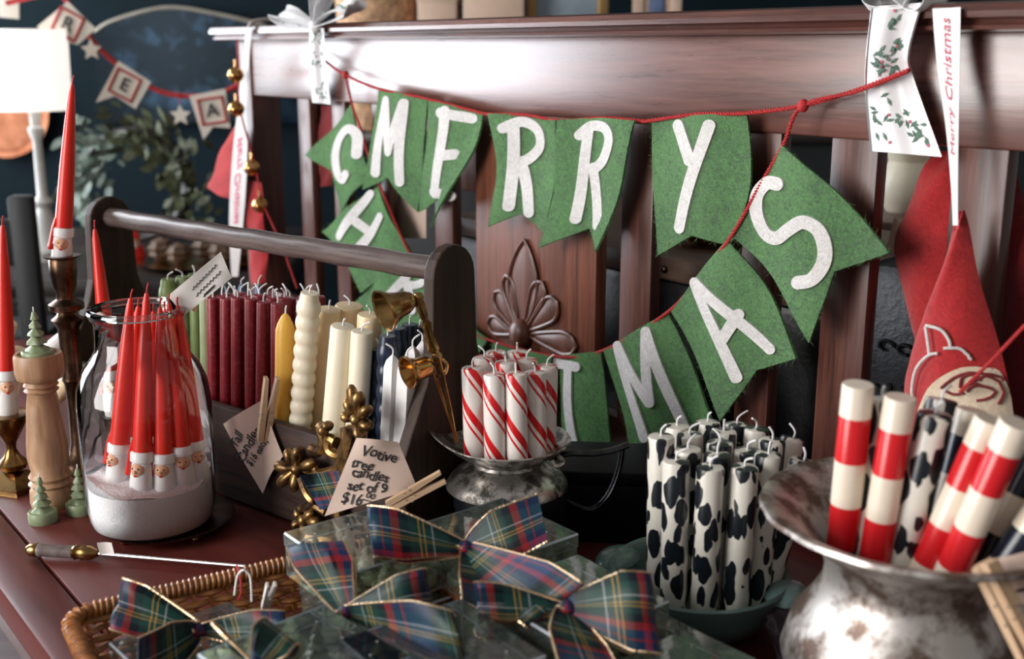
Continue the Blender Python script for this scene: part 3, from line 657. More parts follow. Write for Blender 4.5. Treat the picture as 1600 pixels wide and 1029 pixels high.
def gsurf(px, py, lift):
    # point on the gnome's front under a pixel
    x, y = px, py
    for it in range(6):
        k = min(range(61), key=lambda i: abs(GL[i].y-y)); u = min(1, max(0, (x-GL[k].x)/(GR[k].x-GL[k].x)))
        b = onb(x, y, 0.035); b.y = -(0.035 + 0.030*math.sin(math.pi*u)**0.6*min(1, k/60*2.5) + lift)
        w = BENCH_M @ b - C0; d = w.dot(CF); x += px-(800+FPX*w.dot(CR)/d); y += py-(514.5-FPX*w.dot(CU)/d)
    return b
cen = (1512, 650); ring = [(1434, 640), (1450, 606), (1476, 585), (1508, 573), (1540, 578), (1562, 598), (1575, 640), (1576, 680), (1510, 688), (1436, 682), (1434, 640)]
rr2 = pline([Vector((*p, 0)) for p in ring], 32)
MB().grid(lambda u, v: gsurf(lerp(cen[0], rr2[round(u*32)].x, v), lerp(cen[1], rr2[round(u*32)].y, v), 0.0045), 32, 6).build('face_patch', m_cream_felt, gn)
for ln in [[(1427, 632), (1425, 605), (1432, 575), (1450, 555), (1465, 552)], [(1452, 553), (1449, 530), (1446, 510)], [(1447, 508), (1470, 515), (1482, 530), (1485, 542)], [(1474, 544), (1500, 545), (1515, 562)]]:
    MB().tube([gsurf(p.x, p.y, 0.0055) for p in pline([Vector((*q, 0)) for q in ln], 10)], 0.0015, 6).build('white_piping', m_white_felt, gn)
for ln in [[(1470, 606), (1490, 590), (1515, 582), (1540, 588), (1556, 598)], [(1500, 606), (1503, 590), (1520, 585), (1530, 595)], [(1510, 612), (1520, 602), (1540, 605), (1552, 612), (1545, 622), (1525, 626)], [(1515, 600), (1535, 588), (1550, 600), (1562, 615), (1558, 632)], [(1500, 612), (1512, 600), (1528, 600)], [(1478, 611), (1490, 616), (1505, 614)]]:
    MB().tube([gsurf(p.x, p.y, 0.0062) for p in pline([Vector((*q, 0)) for q in ln], 8)], 0.0014, 6).build('red_stitching', m_darkred_felt, gn)
h2 = thing('felt_hat', 'dark red felt hat hanging behind the slats, left of the gnome', 'ornament', M=BENCH_M)
mb, _ = cushion([(1470, 236), (1442, 262), (1418, 322), (1398, 385), (1410, 460), (1440, 560)], [(1490, 236), (1500, 300), (1505, 360), (1505, 420), (1505, 480), (1505, 560)], -0.045, 0.014); mb.build('body', m_red_felt, h2)
MB().grid(lambda u, v: onb(lerp(1386, 1398, v)+u*14, lerp(388, 340, v)+u*4, -0.047), 3, 6, 0.002).build('cuff', m_cream_felt, h2)
h3 = thing('felt_hat', 'dark red felt hat hanging at the right edge beyond the last slat', 'ornament', M=BENCH_M)
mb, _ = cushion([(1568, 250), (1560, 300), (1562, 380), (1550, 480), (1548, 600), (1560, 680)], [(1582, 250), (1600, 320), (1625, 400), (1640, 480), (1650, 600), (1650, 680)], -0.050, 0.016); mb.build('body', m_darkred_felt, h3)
h4 = thing('felt_hat', 'pink-red felt hat with hanging tail at the bench\'s left end', 'ornament', M=BENCH_M)
mb, _ = cushion([(376, 188), (352, 220), (336, 262), (326, 290)], [(384, 190), (390, 240), (385, 280), (368, 312)], 0.03, 0.016); mb.build('body', m_red_felt, h4)
mb, _ = cushion([(381, 280), (384, 330), (390, 390), (398, 442)], [(408, 285), (412, 340), (418, 400), (414, 442)], 0.03, 0.014); mb.build('tail', m_red_felt, h4)
MB().tube(pline([onb(380, 190, .03), onb(384, 130, .03), onb(388, 60, .034)], 8), 0.0012, 5).build('hanging_loop', m_cord, h4)
h5 = thing('felt_hat', 'dark red felt hat behind the slats beside the felt letter C', 'ornament', M=BENCH_M)
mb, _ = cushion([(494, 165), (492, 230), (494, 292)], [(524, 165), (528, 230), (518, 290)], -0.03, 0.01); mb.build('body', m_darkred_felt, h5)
rs = thing('red_string', 'loose red twisted string crossing in front of the gnome\'s face', 'string', M=BENCH_M)
cord([onb(1500, 612, .075), onb(1550, 562, .08), onb(1604, 506, .085), onb(1660, 455, .05), onb(1700, 300, .03), onb(1700, 52, .032)], 0.0017, 0.006).build('cord', m_cord, rs)
# trunks behind the bench
m_leather = M_plain('black_leather', (0.016, 0.016, 0.020), 0.32, var=0.3, scale=60, bstr=0.5, bscale=120)
m_worn = M_wood('worn_brown_top', (0.045, 0.024, 0.016), (0.16, 0.095, 0.065), 0, 30, 0.45, 0.1, 0.3, 8)
tk = thing('storage_chest', 'brown-topped dark trunk standing behind the bench slats', 'trunk', M=BENCH_M @ Matrix.Translation((-0.70, 0.36, FZ)))
MB().box((0, 0, 0.36), (0.80, 0.44, 0.72), 0.012).build('body', m_leather, tk)
MB().box((0, 0, 0.738), (0.82, 0.46, 0.036), 0.010).build('lid', m_worn, tk)
for k in range(10): MB().ball((-0.38+k*0.085, -0.232, 0.738), (0.006, 0.004, 0.006), 8, 5).build('nail_head', m_bronze, tk)
tk2 = thing('leather_case', 'black embossed leather case behind the bench near the gnome', 'trunk', M=BENCH_M @ Matrix.Translation((0.04, 0.33, FZ)))
MB().box((0, 0, 0.40), (0.60, 0.38, 0.80), 0.03).build('body', m_leather, tk2)
for k in range(9):
    a = k*0.7; c = Vector((-0.25+0.025*(k % 4), -0.192, 0.70-0.05*(k//3)))
    MB().tube([c+Vector((0.010*math.cos(t), 0, 0.006*math.sin(t))) for t in [a+q*math.pi/5 for q in range(8)]], 0.0022, 5).build('embossing', m_leather, tk2)
bd = thing('brass_dish', 'small shallow brass dish on the trunk behind the splat', 'dish', loc=BENCH_M @ Vector((-0.60, 0.26, 0.276)))
MB().lathe([(0.025, 0), (0.03, 0.003), (0.055, 0.012), (0.062, 0.022), (0.060, 0.023), (0.052, 0.014), (0.028, 0.006), (1e-6, 0.006)], 24).build('bowl', m_copper_brass, bd)
# ================================================================== shared builders for things on the seat
def lathe_px(px, prof, seg=28, wob=None, base=None):
    P = onz(*px) if base is None else Vector(base); s = mpp(P + Vector((0, 0, 0.05)))
    return [(max(r*s, 1e-6), max(0.0, aty(px[0], y, P.y).z - P.z)) for r, y in prof], P
def wick_mb(z, h=0.011, lean=(0.3, 0.1), r=0.0011):
    return MB().tube(pline([(0, 0, z-0.002), (0, 0, z+h*0.45), (lean[0]*h*0.5, lean[1]*h*0.5, z+h*0.8), (lean[0]*h, lean[1]*h, z+h)], 6), r, 6)
RW = random.Random(11)
def candle(name, label, group, base, top, r, m, style='plain', wick=True, wm=None, twist=0.0, wh=0.011):
    base, top = Vector(base), Vector(top); L = (top-base).length
    t = thing(name, label, 'candle', M=align(base, top, twist), group=group); mb = MB(); seg = 20
    if style == 'plain': pr = [(r*0.96, 0), (r, 0.002), (r, L-0.003), (r*0.93, L-0.0008), (r*0.5, L), (1e-6, L)]
    elif style == 'taper': pr = [(r, 0), (r, L-0.020), (r*0.8, L-0.012), (r*0.42, L-0.003), (r*0.2, L), (1e-6, L)]
    elif style == 'twist':
        pr = []; nb = max(4, int(L/(0.0175 if r > 0.0135 else 0.023))); k = nb*6
        for i in range(k+1):
            q = i/k; pr.append((r*(0.84+0.18*abs(math.sin(math.pi*q*nb))), q*(L-0.010)))
        pr += [(r*0.82, L-0.010), (r*0.72, L), (1e-6, L)]
    elif style == 'square':
        seg = 4; pr = [(r*1.15, 0), (r*1.0, L-0.016), (r*0.75, L-0.008), (1e-6, L)]
    elif style == 'bands': pr = [(r, 0), (r, L-0.001), (r*0.95, L), (1e-6, L)]
    w = mb.lathe(pr, seg); w.build('wax', m, t, angle=35 if style == 'square' else 50)
    if wick: wick_mb(L, wh, (RW.uniform(-0.8, 0.8), RW.uniform(-0.8, 0.8))).build('wick', wm or m_wick, t)
    return t
# ---- Santa taper candle
SL = 0.235
def santa_proto(label):
    t = thing('santa_taper_candle', label, 'candle', group='Santa taper candles'); L = SL
    MB().lathe([(0.0098, 0.062), (0.0094, 0.09), (0.0082, 0.14), (0.0060, 0.19), (0.0036, 0.225), (0.0018, L), (1e-6, L)], 16).build('hat', m_wax_red, t)
    MB().lathe([(0.0100, 0.0515), (0.0116, 0.0530), (0.0116, 0.0620), (0.0100, 0.064)], 18).build('brim', m_wax_white, t)
    b = MB().lathe([(0.0085, 0), (0.0105, 0.003), (0.0118, 0.018), (0.0112, 0.034), (0.0100, 0.046), (0.0092, 0.053)], 18); b.build('beard', m_wax_white, t)
    fc = MB().ball((0, -0.0052, 0.0440), (0.0078, 0.0078, 0.0088), 14, 9); fc = fc.build('face', m_skin_wax, t)
    MB().ball((0, -0.0130, 0.043), (0.0020, 0.0018, 0.0022), 8, 6).build('nose', m_skin_wax, fc)
    MB().ball((0, -0.0120, 0.0385), (0.0020, 0.0014, 0.0012), 8, 5).build('mouth', m_wax_red, fc)
    for s in (-1, 1): MB().ball((s*0.0030, -0.0122, 0.0465), (0.0009, 0.0007, 0.0009), 6, 5).build('eye', m_ink, fc)
    MB().tube(pline([(-0.0080, -0.004, 0.075), (-0.0105, -0.005, 0.060), (-0.0120, -0.005, 0.044), (-0.0118, -0.005, 0.036)], 8), [0.0016, 0.0018, 0.002, 0.002, 0.002, 0.0022, 0.0028, 0.0034, 0.0024], 8).build('tassel', m_wax_red, t)
    MB().tube([(0, 0, L-0.002), (0, 0.0006, L+0.006), (0.001, 0.001, L+0.011)], 0.0009, 5).build('wick', m_red_wick, t)
    return t
# ---- brass candlestick with square base, far left
pf, P = lathe_px((24, 758), [(7, 735), (20, 730), (23, 722), (13, 712), (7, 700), (9, 690), (17, 676), (25, 661), (27, 652), (33, 650), (33, 646), (24, 645), (1, 645)])
bc = thing('brass_candlestick', 'short brass candlestick with square stepped base at the left edge', 'candlestick', loc=P, rotz=math.radians(-20))
s_ = mpp(P)
MB().lathe(pf, 24).build('stem', m_brass, bc)
zb = pf[0][1]; b0 = 42*s_
def frus(mb, a, za, b, zb_):
    mb.add([(-a, -a, za), (a, -a, za), (a, a, za), (-a, a, za), (-b, -b, zb_), (b, -b, zb_), (b, b, zb_), (-b, b, zb_)], [[0, 1, 2, 3], [4, 5, 6, 7], [0, 1, 5, 4], [1, 2, 6, 5], [2, 3, 7, 6], [3, 0, 4, 7]]); return mb
frus(MB(), b0, 0, b0*0.98, 0.006).build('foot', m_brass, bc, smooth=False); frus(MB(), b0*0.88, 0.006, b0*0.30, zb).build('base', m_brass, bc, smooth=False)
brass_top = P + Vector((0, 0, pf[-1][1]))
# ---- turned wooden candlestick
pf, P = lathe_px((83, 788), [(31, 788), (33, 780), (32, 762), (28, 757), (33, 752), (28, 747), (32, 741), (27, 734), (31, 712), (30, 690), (27, 660), (24, 630), (21, 612), (26, 608), (21, 604), (26, 600), (23, 594), (34, 589), (36, 580), (36, 556), (34, 551), (30, 551), (29, 556), (1, 556)])
wc = thing('wooden_candlestick', 'turned pale wood candle holder with a cupped top', 'candlestick', loc=P)
MB().lathe(pf, 32).build('stem', m_pale_wood, wc, angle=60); wood_top = P + Vector((0, 0, pf[-1][1]))
# ---- tall bronze candlestick
def bronze_stick(px, prof, label):
    pf, P = lathe_px(px, prof); t = thing('bronze_candlestick', label, 'candlestick', loc=P)
    MB().lathe(pf, 28).build('stem', m_bronze, t); MB().lathe([(pf[-2][0], pf[-2][1]-0.002), (pf[-2][0]*1.45, pf[-2][1]+0.001), (pf[-2][0]*1.5, pf[-2][1]+0.003), (1e-6, pf[-2][1]+0.002)], 24).build('drip_pan', m_bronze, t)
    return P + Vector((0, 0, pf[-1][1]+0.002))
tall_top = bronze_stick((128, 733), [(33, 733), (33, 724), (27, 716), (17, 706), (13, 690), (12, 640), (14, 598), (17, 592), (15, 585), (16, 512), (20, 505), (24, 498), (16, 492), (14, 487), (26, 482), (26, 474), (14, 466), (13, 458), (17, 448), (20, 425), (20, 406), (18, 402), (1, 402)], 'tall dark bronze candlestick behind the wooden candle holder')
back_top = bronze_stick((188, 742), [(30, 742), (28, 732), (14, 722), (10, 700), (14, 684), (18, 660), (17, 650), (1, 650)], 'low bronze candlestick hidden behind the glass jar')
# ---- the Santa candles on sticks
sp = santa_proto('red Santa taper candle on the tall bronze candlestick')
def socket(top_, tip_, sink=0.030, w=1.15, rz=0.2):
    d = (tip_-top_).normalized(); b = top_ - d*sink; return align(b, tip_) @ Matrix.Rotation(rz, 4, 'Z') @ Matrix.Diagonal((w, w, (tip_-b).length/SL, 1))
sp.matrix_basis = socket(tall_top, aty(113, 132, tall_top.y))
tip = aty(4, 352, brass_top.y+0.01); 
dup(sp, socket(brass_top, tip, 0.012, 1.15, 0.5), 'leaning red Santa taper candle on the short brass candlestick')
tip = aty(148, 358, back_top.y+0.01); dup(sp, socket(back_top, tip, 0.008), 'red Santa taper candle leaning on the low candlestick behind the jar')
# ---- tree votives
def tree_proto():
    t = thing('tree_votive_candle', 'x', 'candle', group='green tree-shaped votive candles')
    MB().lathe([(0.0165, 0), (0.0172, 0.002), (0.0172, 0.0125), (0.0160, 0.0140), (1e-6, 0.0135)], 22).build('wax_base', m_tree_wax, t)
    mb = MB(); z = 0.012; pr = []
    for k in range(5):
        R_ = 0.0125*(1-k*0.17); pr += [(R_*0.45, z), (R_, z+0.001), (R_*0.92, z+0.0035)]; z += 0.0088
    pr += [(0.0022, z), (1e-6, z+0.002)]
    mb.lathe(pr, 20, wob=lambda a, zz: 1+0.13*math.cos(5*a+zz*400)); mb.build('tree', m_tree_wax, t, angle=60)
    MB().tube([(0, 0, z), (0.0004, 0, z+0.006)], 0.0008, 5).build('wick', m_wick, t); return t
tv = tree_proto(); TVG = 'green tree-shaped votive candles'
tv['label'] = 'green tree votive candle on the table, left of the pair by the wooden holder'; s_ = mpp(onz(68, 815))
tv.matrix_basis = Matrix.Translation(onz(68, 814)) @ Matrix.Scale(1.0, 4)
dup(tv, Matrix.Translation(onz(127, 800)) @ Matrix.Rotation(1.0, 4, 'Z') @ Matrix.Scale(1.02, 4), 'green tree votive candle on the table close to the glass jar')
dup(tv, Matrix.Translation(wood_top + Vector((0, 0, -0.008))) @ Matrix.Rotation(2.0, 4, 'Z') @ Matrix.Scale(1.12, 4), 'green tree votive candle set in the wooden candle holder')
# ---- pale lumps of wax behind the wooden holder
cg = 'cream candles lying behind the wooden holder'
for i, (a, b, r, lab) in enumerate([((-14, 560), (8, 500), 20, 'thick cream candle leaning at the far left edge'), ((2, 650), (30, 545), 16, 'cream candle leaning behind the brass candlestick'), ((55, 655), (128, 575), 14, 'cream candle lying slanted behind the wooden holder'), ((70, 560), (120, 520), 18, 'short pale candle behind the wooden holder top')]):
    Y = 1.56+0.03*i; p, q = aty(*a, Y), aty(*b, Y); p.z = max(p.z, 0.03); candle('cream_candle', lab, cg, p, q, r*mpp(p), m_wax_cream if i < 3 else m_wax_white, 'plain', False)
# ================================================================== glass jar
JP = onz(240, 812, 0.014); JY = JP.y
js = mpp(JP + Vector((0, 0, 0.1)))
tr = thing('footed_tray', 'round dark metal tray on ball feet under the jar', 'tray', loc=(JP.x+0.012, JP.y+0.012, 0))
MB().lathe([(1e-6, 0.009), (0.068, 0.009), (0.077, 0.011), (0.080, 0.0145), (0.078, 0.0150), (0.070, 0.0130), (1e-6, 0.0130)], 40).build('plate', m_bronze, tr)
for k in range(4):
    a = math.radians(-125+k*82); c = Vector((0.062*math.cos(a), 0.062*math.sin(a), 0)); MB().ball(c+Vector((0, 0, 0.0045)), (0.005, 0.005, 0.0045), 10, 6).build('ball_foot', m_copper_brass, tr)
jar = thing('glass_jar', 'clear glass jar of Santa tapers standing in white salt', 'jar', loc=(JP.x, JP.y, 0.0135))
def jz(y, x=236): return aty(x, y, JY).z - 0.0135
R_ = lambda r: r*js
prof = [(R_(60), 0.0005), (R_(86), 0.001), (R_(93), 0.006), (R_(98), jz(780)), (R_(101), jz(700)), (R_(101), jz(630)), (R_(97), jz(597)), (R_(87), jz(572)), (R_(73), jz(553)), (R_(66), jz(540)), (R_(65), jz(505)), (R_(67), jz(497)), (R_(71), jz(492)), (R_(73), jz(486)), (R_(71), jz(480)), (R_(66), jz(478))]
jm = MB().lathe(prof, 56); jm.f.pop(); jm.uv.pop(); jm.mi.pop()
jm.build('body', m_glass, jar, angle=80)
MB().tube([(R_(69)*math.cos(a), R_(69)*math.sin(a), jz(484)) for a in [k*2*math.pi/48 for k in range(48)]], 0.0042, 8, closed=True).build('rim', m_glass, jar)
def salt_top(a, r): return jz(741) + 0.006*math.sin(a*2+0.5)*r/0.06 + 0.003*math.sin(a*5+r*200)
sm = MB(); SR = R_(93)
sm.grid(lambda u, v: (v*SR*math.cos(u*6.28319), v*SR*math.sin(u*6.28319), salt_top(u*6.28319, v*SR)+RW.uniform(-0.0012, 0.0012)*(v > 0.05)), 56, 16)
sm.lathe([(SR*0.97, 0.0045), (SR, 0.010), (SR, jz(747))], 56)
st = sm.build('salt', m_salt); st.location = (JP.x, JP.y, 0.0135); tag(st, 'white coarse salt filling the bottom of the glass jar', 'salt', kind='stuff')
jg = 'Santa tapers in the glass jar'
for i, (bx, by, tx, ty, dy, lab) in enumerate([
        (181, 772, 204, 466, -0.022, 'leftmost red Santa taper at the front inside the jar'),
        (220, 792, 229, 458, -0.038, 'red Santa taper at the front centre of the jar'),
        (258, 788, 250, 480, -0.030, 'red Santa taper just right of the jar\'s centre front'),
        (291, 774, 264, 474, -0.018, 'red Santa taper second from the right inside the jar'),
        (312, 762, 278, 478, -0.006, 'rightmost red Santa taper inside the jar'),
        (200, 748, 216, 478, 0.020, 'red Santa taper at the back left inside the jar'),
        (240, 742, 240, 486, 0.034, 'red Santa taper at the back centre of the jar'),
        (275, 745, 258, 484, 0.022, 'red Santa taper at the back right inside the jar')]):
    b = aty(bx, by, JY+dy); b.z = max(b.z, 0.022); q = aty(tx, ty, JY+dy*0.55)
    dup(sp, align(b, q) @ Matrix.Rotation(-0.5+0.25*i, 4, 'Z') @ Matrix.Diagonal((1.15, 1.15, (q-b).length/SL, 1)), lab, jg)
# ================================================================== candle caddy
CDC = Vector((-0.327, 1.452, 0)); CDR = math.radians(-38.9); CDM = Matrix.Translation(CDC) @ Matrix.Rotation(CDR, 4, 'Z'); CDI = CDM.inverted()
CX = Vector((math.cos(CDR), math.sin(CDR), 0)); CY = Vector((-math.sin(CDR), math.cos(CDR), 0))
def onc(px, py, ly): return CDI @ onplane(px, py, CDC + CY*ly, CY)
cd = thing('candle_caddy', 'dark wooden tool caddy with a round bar handle, filled with candles', 'caddy', M=CDM)
for s in (-1, 1): MB().box((0, s*0.079, 0.066), (0.648, 0.012, 0.120), 0.002).build('side_board', m_caddy, cd)
MB().box((0, 0, 0.006), (0.648, 0.146, 0.012)).build('bottom_board', m_caddy, cd)
pl = [(-0.085, 0.0), (0.085, 0.0), (0.085, 0.128), (0.046, 0.205), (0.037, 0.235), (0.034, 0.318)] + [(0.034*math.cos(a), 0.318+0.034*math.sin(a)) for a in [k*math.pi/10 for k in range(1, 10)]] + [(-0.034, 0.318), (-0.037, 0.235), (-0.046, 0.205), (-0.085, 0.128)]
for x in (-0.332, 0.332):
    e = MB().prism(pl, -0.008, 0.008, Matrix(((0, 0, 1, x), (1, 0, 0, 0), (0, 1, 0, 0), (0, 0, 0, 1)))); o = e.build('end_board', m_caddy_end, cd, smooth=False)
    bv = o.modifiers.new('bevel', 'BEVEL'); bv.width = 0.0025; bv.segments = 2
MB().tube([(-0.326+0.652*k/20, 0, 0.322+0.0008*math.sin(k*2)) for k in range(21)], 0.0138, 16).build('handle', m_handle, cd)
def caddy_candle(name, label, group, top, base, ly, r, m, style='plain', ly2=None, **kw):
    t = onc(*top, ly); bx = onc(*base, ly if ly2 is None else ly2).x if base else t.x
    b = Vector((bx, ly if ly2 is None else ly2, 0.0125)); 
    if t.z-b.z < 0.06: t.z = b.z+0.06
    return candle(name, label, group, CDM @ b, CDM @ t, r, m, style, **kw)
gr = 'dark red candles in the caddy'
for row, (ly, n_, x0, x1, yy, nm) in enumerate([(-0.055, 6, 334, 432, 461, 'front'), (-0.030, 6, 346, 446, 459, 'second'), (-0.004, 6, 352, 478, 458, 'third'), (0.026, 6, 366, 500, 459, 'rear')]):
    for k in range(n_):
        x = lerp(x0, x1, k/(n_-1)) + RW.uniform(-2, 2); y = yy + RW.uniform(-3, 3) + k*(2.2 if row == 0 else 1.0)
        caddy_candle('red_candle', 'dark red candle, %s from the left in the %s row of the caddy' % (ordn(k), nm), gr, (x, y), (x-9+RW.uniform(-3, 5), y+150), ly, 0.0082, m_wax_darkred, wh=0.013)
gg = 'green and blue candles at the caddy\'s far end'
caddy_candle('sage_candle', 'sage green candle just left of the dark red ones', gg, (322, 446), (318, 600), -0.035, 0.0090, m_wax_sage)
caddy_candle('sage_candle', 'dark green candle behind the jar rim in the caddy', gg, (306, 448), (304, 600), -0.010, 0.0088, m_wax_green)
for i, (x, y, lab) in enumerate([(262, 436, 'leftmost rounded green candle at the caddy\'s far end'), (285, 432, 'twisted green candle second from the caddy\'s far end'), (304, 428, 'twisted green candle nearest the paper card'), (276, 446, 'short twisted green candle behind the jar\'s rim')]):
    caddy_candle('twisted_candle', lab, gg, (x, y), (x, y+140), -0.03+0.02*i, 0.0125, m_wax_green if i % 2 == 0 else m_wax_sage, 'twist')
for i, x in enumerate((352, 377, 404)):
    caddy_candle('blue_candle', '%s of the three blue candles behind the dark red ones' % ('leftmost', 'middle', 'rightmost')[i], gg, (x, 444), (x, 590), 0.055, 0.0085, m_wax_blue, 'taper')
gc = 'cream and white candles in the caddy'
caddy_candle('yellow_candle', 'yellow candle with pointed tip in the caddy', gc, (446, 490), (436, 668), -0.062, 0.0116, m_wax_yellow, 'taper')
caddy_candle('yellow_candle', 'yellow candle partly hidden behind the ivory twisted one', gc, (466, 502), (462, 668), -0.030, 0.0100, m_wax_yellow, 'taper')
caddy_candle('twisted_candle', 'tall ivory bubble-twist candle at the caddy\'s front', gc, (484, 457), (456, 690), -0.056, 0.0142, m_wax_ivory, 'twist')
for x, y, bx, ly, r, lab in [(536, 508, 505, -0.056, 0.0142, 'ivory candle standing upright at the front of the caddy'), (566, 516, 545, -0.050, 0.0128, 'ivory candle leaning behind the upright ivory one'), (514, 482, 486, -0.018, 0.0150, 'thick cream candle behind the ivory ones, left'), (546, 476, 520, 0.012, 0.0175, 'thick cream candle at the back of the caddy'), (578, 490, 560, 0.000, 0.0150, 'thick cream candle at the back, next to the black twists')]:
    caddy_candle('cream_candle', lab, gc, (x, y), (bx, y+190), ly, r, m_wax_ivory if 'ivory' in lab[:12] else m_wax_cream)
gb = 'black twisted candles in the caddy'
for x, y, ly, lab in [(606, 524, -0.040, 'black twisted candle at the front beside the white tapers'), (592, 545, -0.028, 'black twisted candle lowest, next to the cream candles'), (620, 512, -0.008, 'black twisted candle in the middle of the black cluster'), (640, 506, 0.020, 'black twisted candle at the back beside the caddy end'), (656, 508, 0.040, 'black twisted candle rearmost against the caddy end')]:
    caddy_candle('twisted_candle', lab, gb, (x, y), (x-8, y+170), ly, 0.0125, m_wax_navy, 'twist')
for x, y, bx, ly, r, lab in [(614, 552, 598, -0.061, 0.0095, 'white square taper nearest the caddy\'s front corner'), (636, 556, 618, -0.058, 0.0100, 'white square taper second at the caddy\'s near end'), (645, 538, 632, -0.036, 0.0100, 'white square taper behind the first two'), (660, 530, 648, -0.016, 0.0095, 'white square taper rearmost by the caddy end')]:
    caddy_candle('square_taper', lab, 'white square tapers in the caddy', (x, y), (bx, y+170), ly, r, m_wax_white, 'square', twist=0.35+bx*0.01)
# ---- clothespins and paper tags
def clothespin(p, q, label, roll=0.0, sc=1.0, m_=None):
    t = thing('clothespin', label, 'clothespin', M=align(p, q, roll) @ Matrix.Scale((Vector(q)-Vector(p)).length/0.074, 4), group='wooden clothespins')
    for s in (-1, 1):
        mb = MB(); w = 0.0048
        pts = [(s*0.0004, 0), (s*0.0065, 0.002), (s*0.0072, 0.030), (s*0.0080, 0.074), (s*0.0042, 0.074), (s*0.0012, 0.034)]
        pl_ = [(x, z) for x, z in (pts if s > 0 else pts[::-1])]
        mb.prism(pl_, -w, w, Matrix(((1, 0, 0, 0), (0, 0, 1, 0), (0, 1, 0, 0), (0, 0, 0, 1)))); mb.build('prong', m_ or m_peg_wood, t, smooth=False)
    MB().tube([(0.0085*math.cos(a)*0.9, 0.0058*(1 if k % 2 else -1), 0.030+0.006*math.sin(a)) for k, a in enumerate([i*math.pi/5 for i in range(11)])], 0.0008, 5).build('spring', m_steel, t)
    return t
def tag_sheet(outline, P0, N, bend, name, label, lines, pm, scr=()):
    # outline: four pixel corners TL, TR, BR, BL on the plane through P0 with normal N; bend bulges it towards the viewer
    c = [onplane(*p, P0, N) for p in outline]; root = thing(name, label, 'price tag', loc=c[3], group='handwritten paper price tags')
    n = N.normalized(); n = n if n.dot(C0-P0) > 0 else -n
    def S(u, v, lift=0.0): # v from the top
        p = c[0].lerp(c[1], u).lerp(c[3].lerp(c[2], u), v); return p + n*(bend*math.sin(math.pi*u) + 0.25*bend*math.sin(5*u+4*v) + lift)
    MB().grid(lambda u, v: S(u, v), 14, 12, 0.0005).build('paper', pm, root, world=True)
    for a_, b_ in scr:      # faint scribbled lines, too small to read
        pts = []
        for k in range(25):
            t_ = k/24; x_ = lerp(a_[0], b_[0], t_); y_ = lerp(a_[1], b_[1], t_) + 3.0*math.sin(k*2.1); P = onplane(x_, y_, P0, N)
            best = min(((S(i/20, j/20)-P - n*((S(i/20, j/20)-P).dot(n))).length, i, j) for i in range(21) for j in range(21)); pts.append(P + n*((S(best[1]/20, best[2]/20)-P).dot(n)+0.0008))
        MB().tube(pts, 0.0004, 4).build('scribble', m_ink, root, world=True)
    for txt, (cx, cy), ang, hpx, sx in lines:
        mb = text_mb(txt, 1.0, 0.18, 0.95, 0.0, 0.016); ca, sa = math.cos(ang), math.sin(ang)
        def mp(p, cx=cx, cy=cy):
            X, Y = p.x*hpx*1.38*sx, -p.y*hpx*1.38 + 0.10*hpx*math.sin(p.x*5)
            P = onplane(cx+X*ca-Y*sa, cy+X*sa+Y*ca, P0, N)
            best = min(((S(i/20, j/20)-P - n*((S(i/20, j/20)-P).dot(n))).length, i, j) for i in range(21) for j in range(21))
            lift = (S(best[1]/20, best[2]/20)-P).dot(n); return P + n*(lift+0.0010)
        mb.mapv(mp).build('handwriting', m_ink, root, world=True, smooth=False)
    return root
nc = -CY
P0 = CDC - CY*0.090
tag_sheet([(349, 662), (409, 625), (443, 712), (410, 771)], P0, nc, 0.004, 'price_tag', 'pink paper tag reading Tall candles $16 each, pinned to the caddy side', [('Tall', (373, 686), math.radians(-62), 15, 0.95), ('Candles', (391, 694), math.radians(-60), 15, 0.95), ('$16 each', (405, 706), math.radians(-56), 12, 0.85)], m_paper)
clothespin(onplane(411, 688, CDC-CY*0.094, CY), onplane(425, 590, CDC-CY*0.090, CY), 'wooden clothespin gripping the pink tag on the caddy side', 0.4)
# jar card
jp0 = Vector((0, JY+0.055, 0)); jn = Vector((0.25, -1, 0.15))
tag_sheet([(262, 462), (345, 393), (362, 434), (288, 492)], jp0, jn, 0.004, 'price_tag', 'white paper card clipped to the back rim of the glass jar', [], m_paper_white, [[(300, 452), (338, 414)], [(306, 462), (345, 424)], [(318, 462), (335, 446)]])
clothespin(aty(302, 486, JY+0.04), aty(312, 442, JY+0.048), 'wooden clothespin on the jar rim holding the white card', 0.6)
# votive tag
vp0 = onz(560, 800, 0.105); vn = Vector((0.12, -1, 0.42))
tag_sheet([(557, 684), (622, 690), (652, 762), (507, 806)], vp0, vn, 0.006, 'price_tag', 'paper tag reading Votive tree candles set of 9 $16.00', [('Votive', (592, 710), math.radians(15), 17, 0.98), ('tree', (566, 726), math.radians(10), 16, 1.0), ('candles', (578, 742), math.radians(12), 16, 0.95), ('set of 9', (573, 761), math.radians(6), 16, 0.98), ('$16', (549, 780), math.radians(6), 17, 0.95), ('00', (578, 775), math.radians(4), 9, 1.2), ('_', (582, 776), math.radians(10), 14, 2.6)], m_paper)
clothespin(onplane(604, 792, vp0+Vector((0, -0.006, 0)), vn), onplane(692, 744, vp0+Vector((0.02, -0.012, 0.01)), vn), 'wooden clothespin lying at the votive tag\'s lower edge', 0.2)
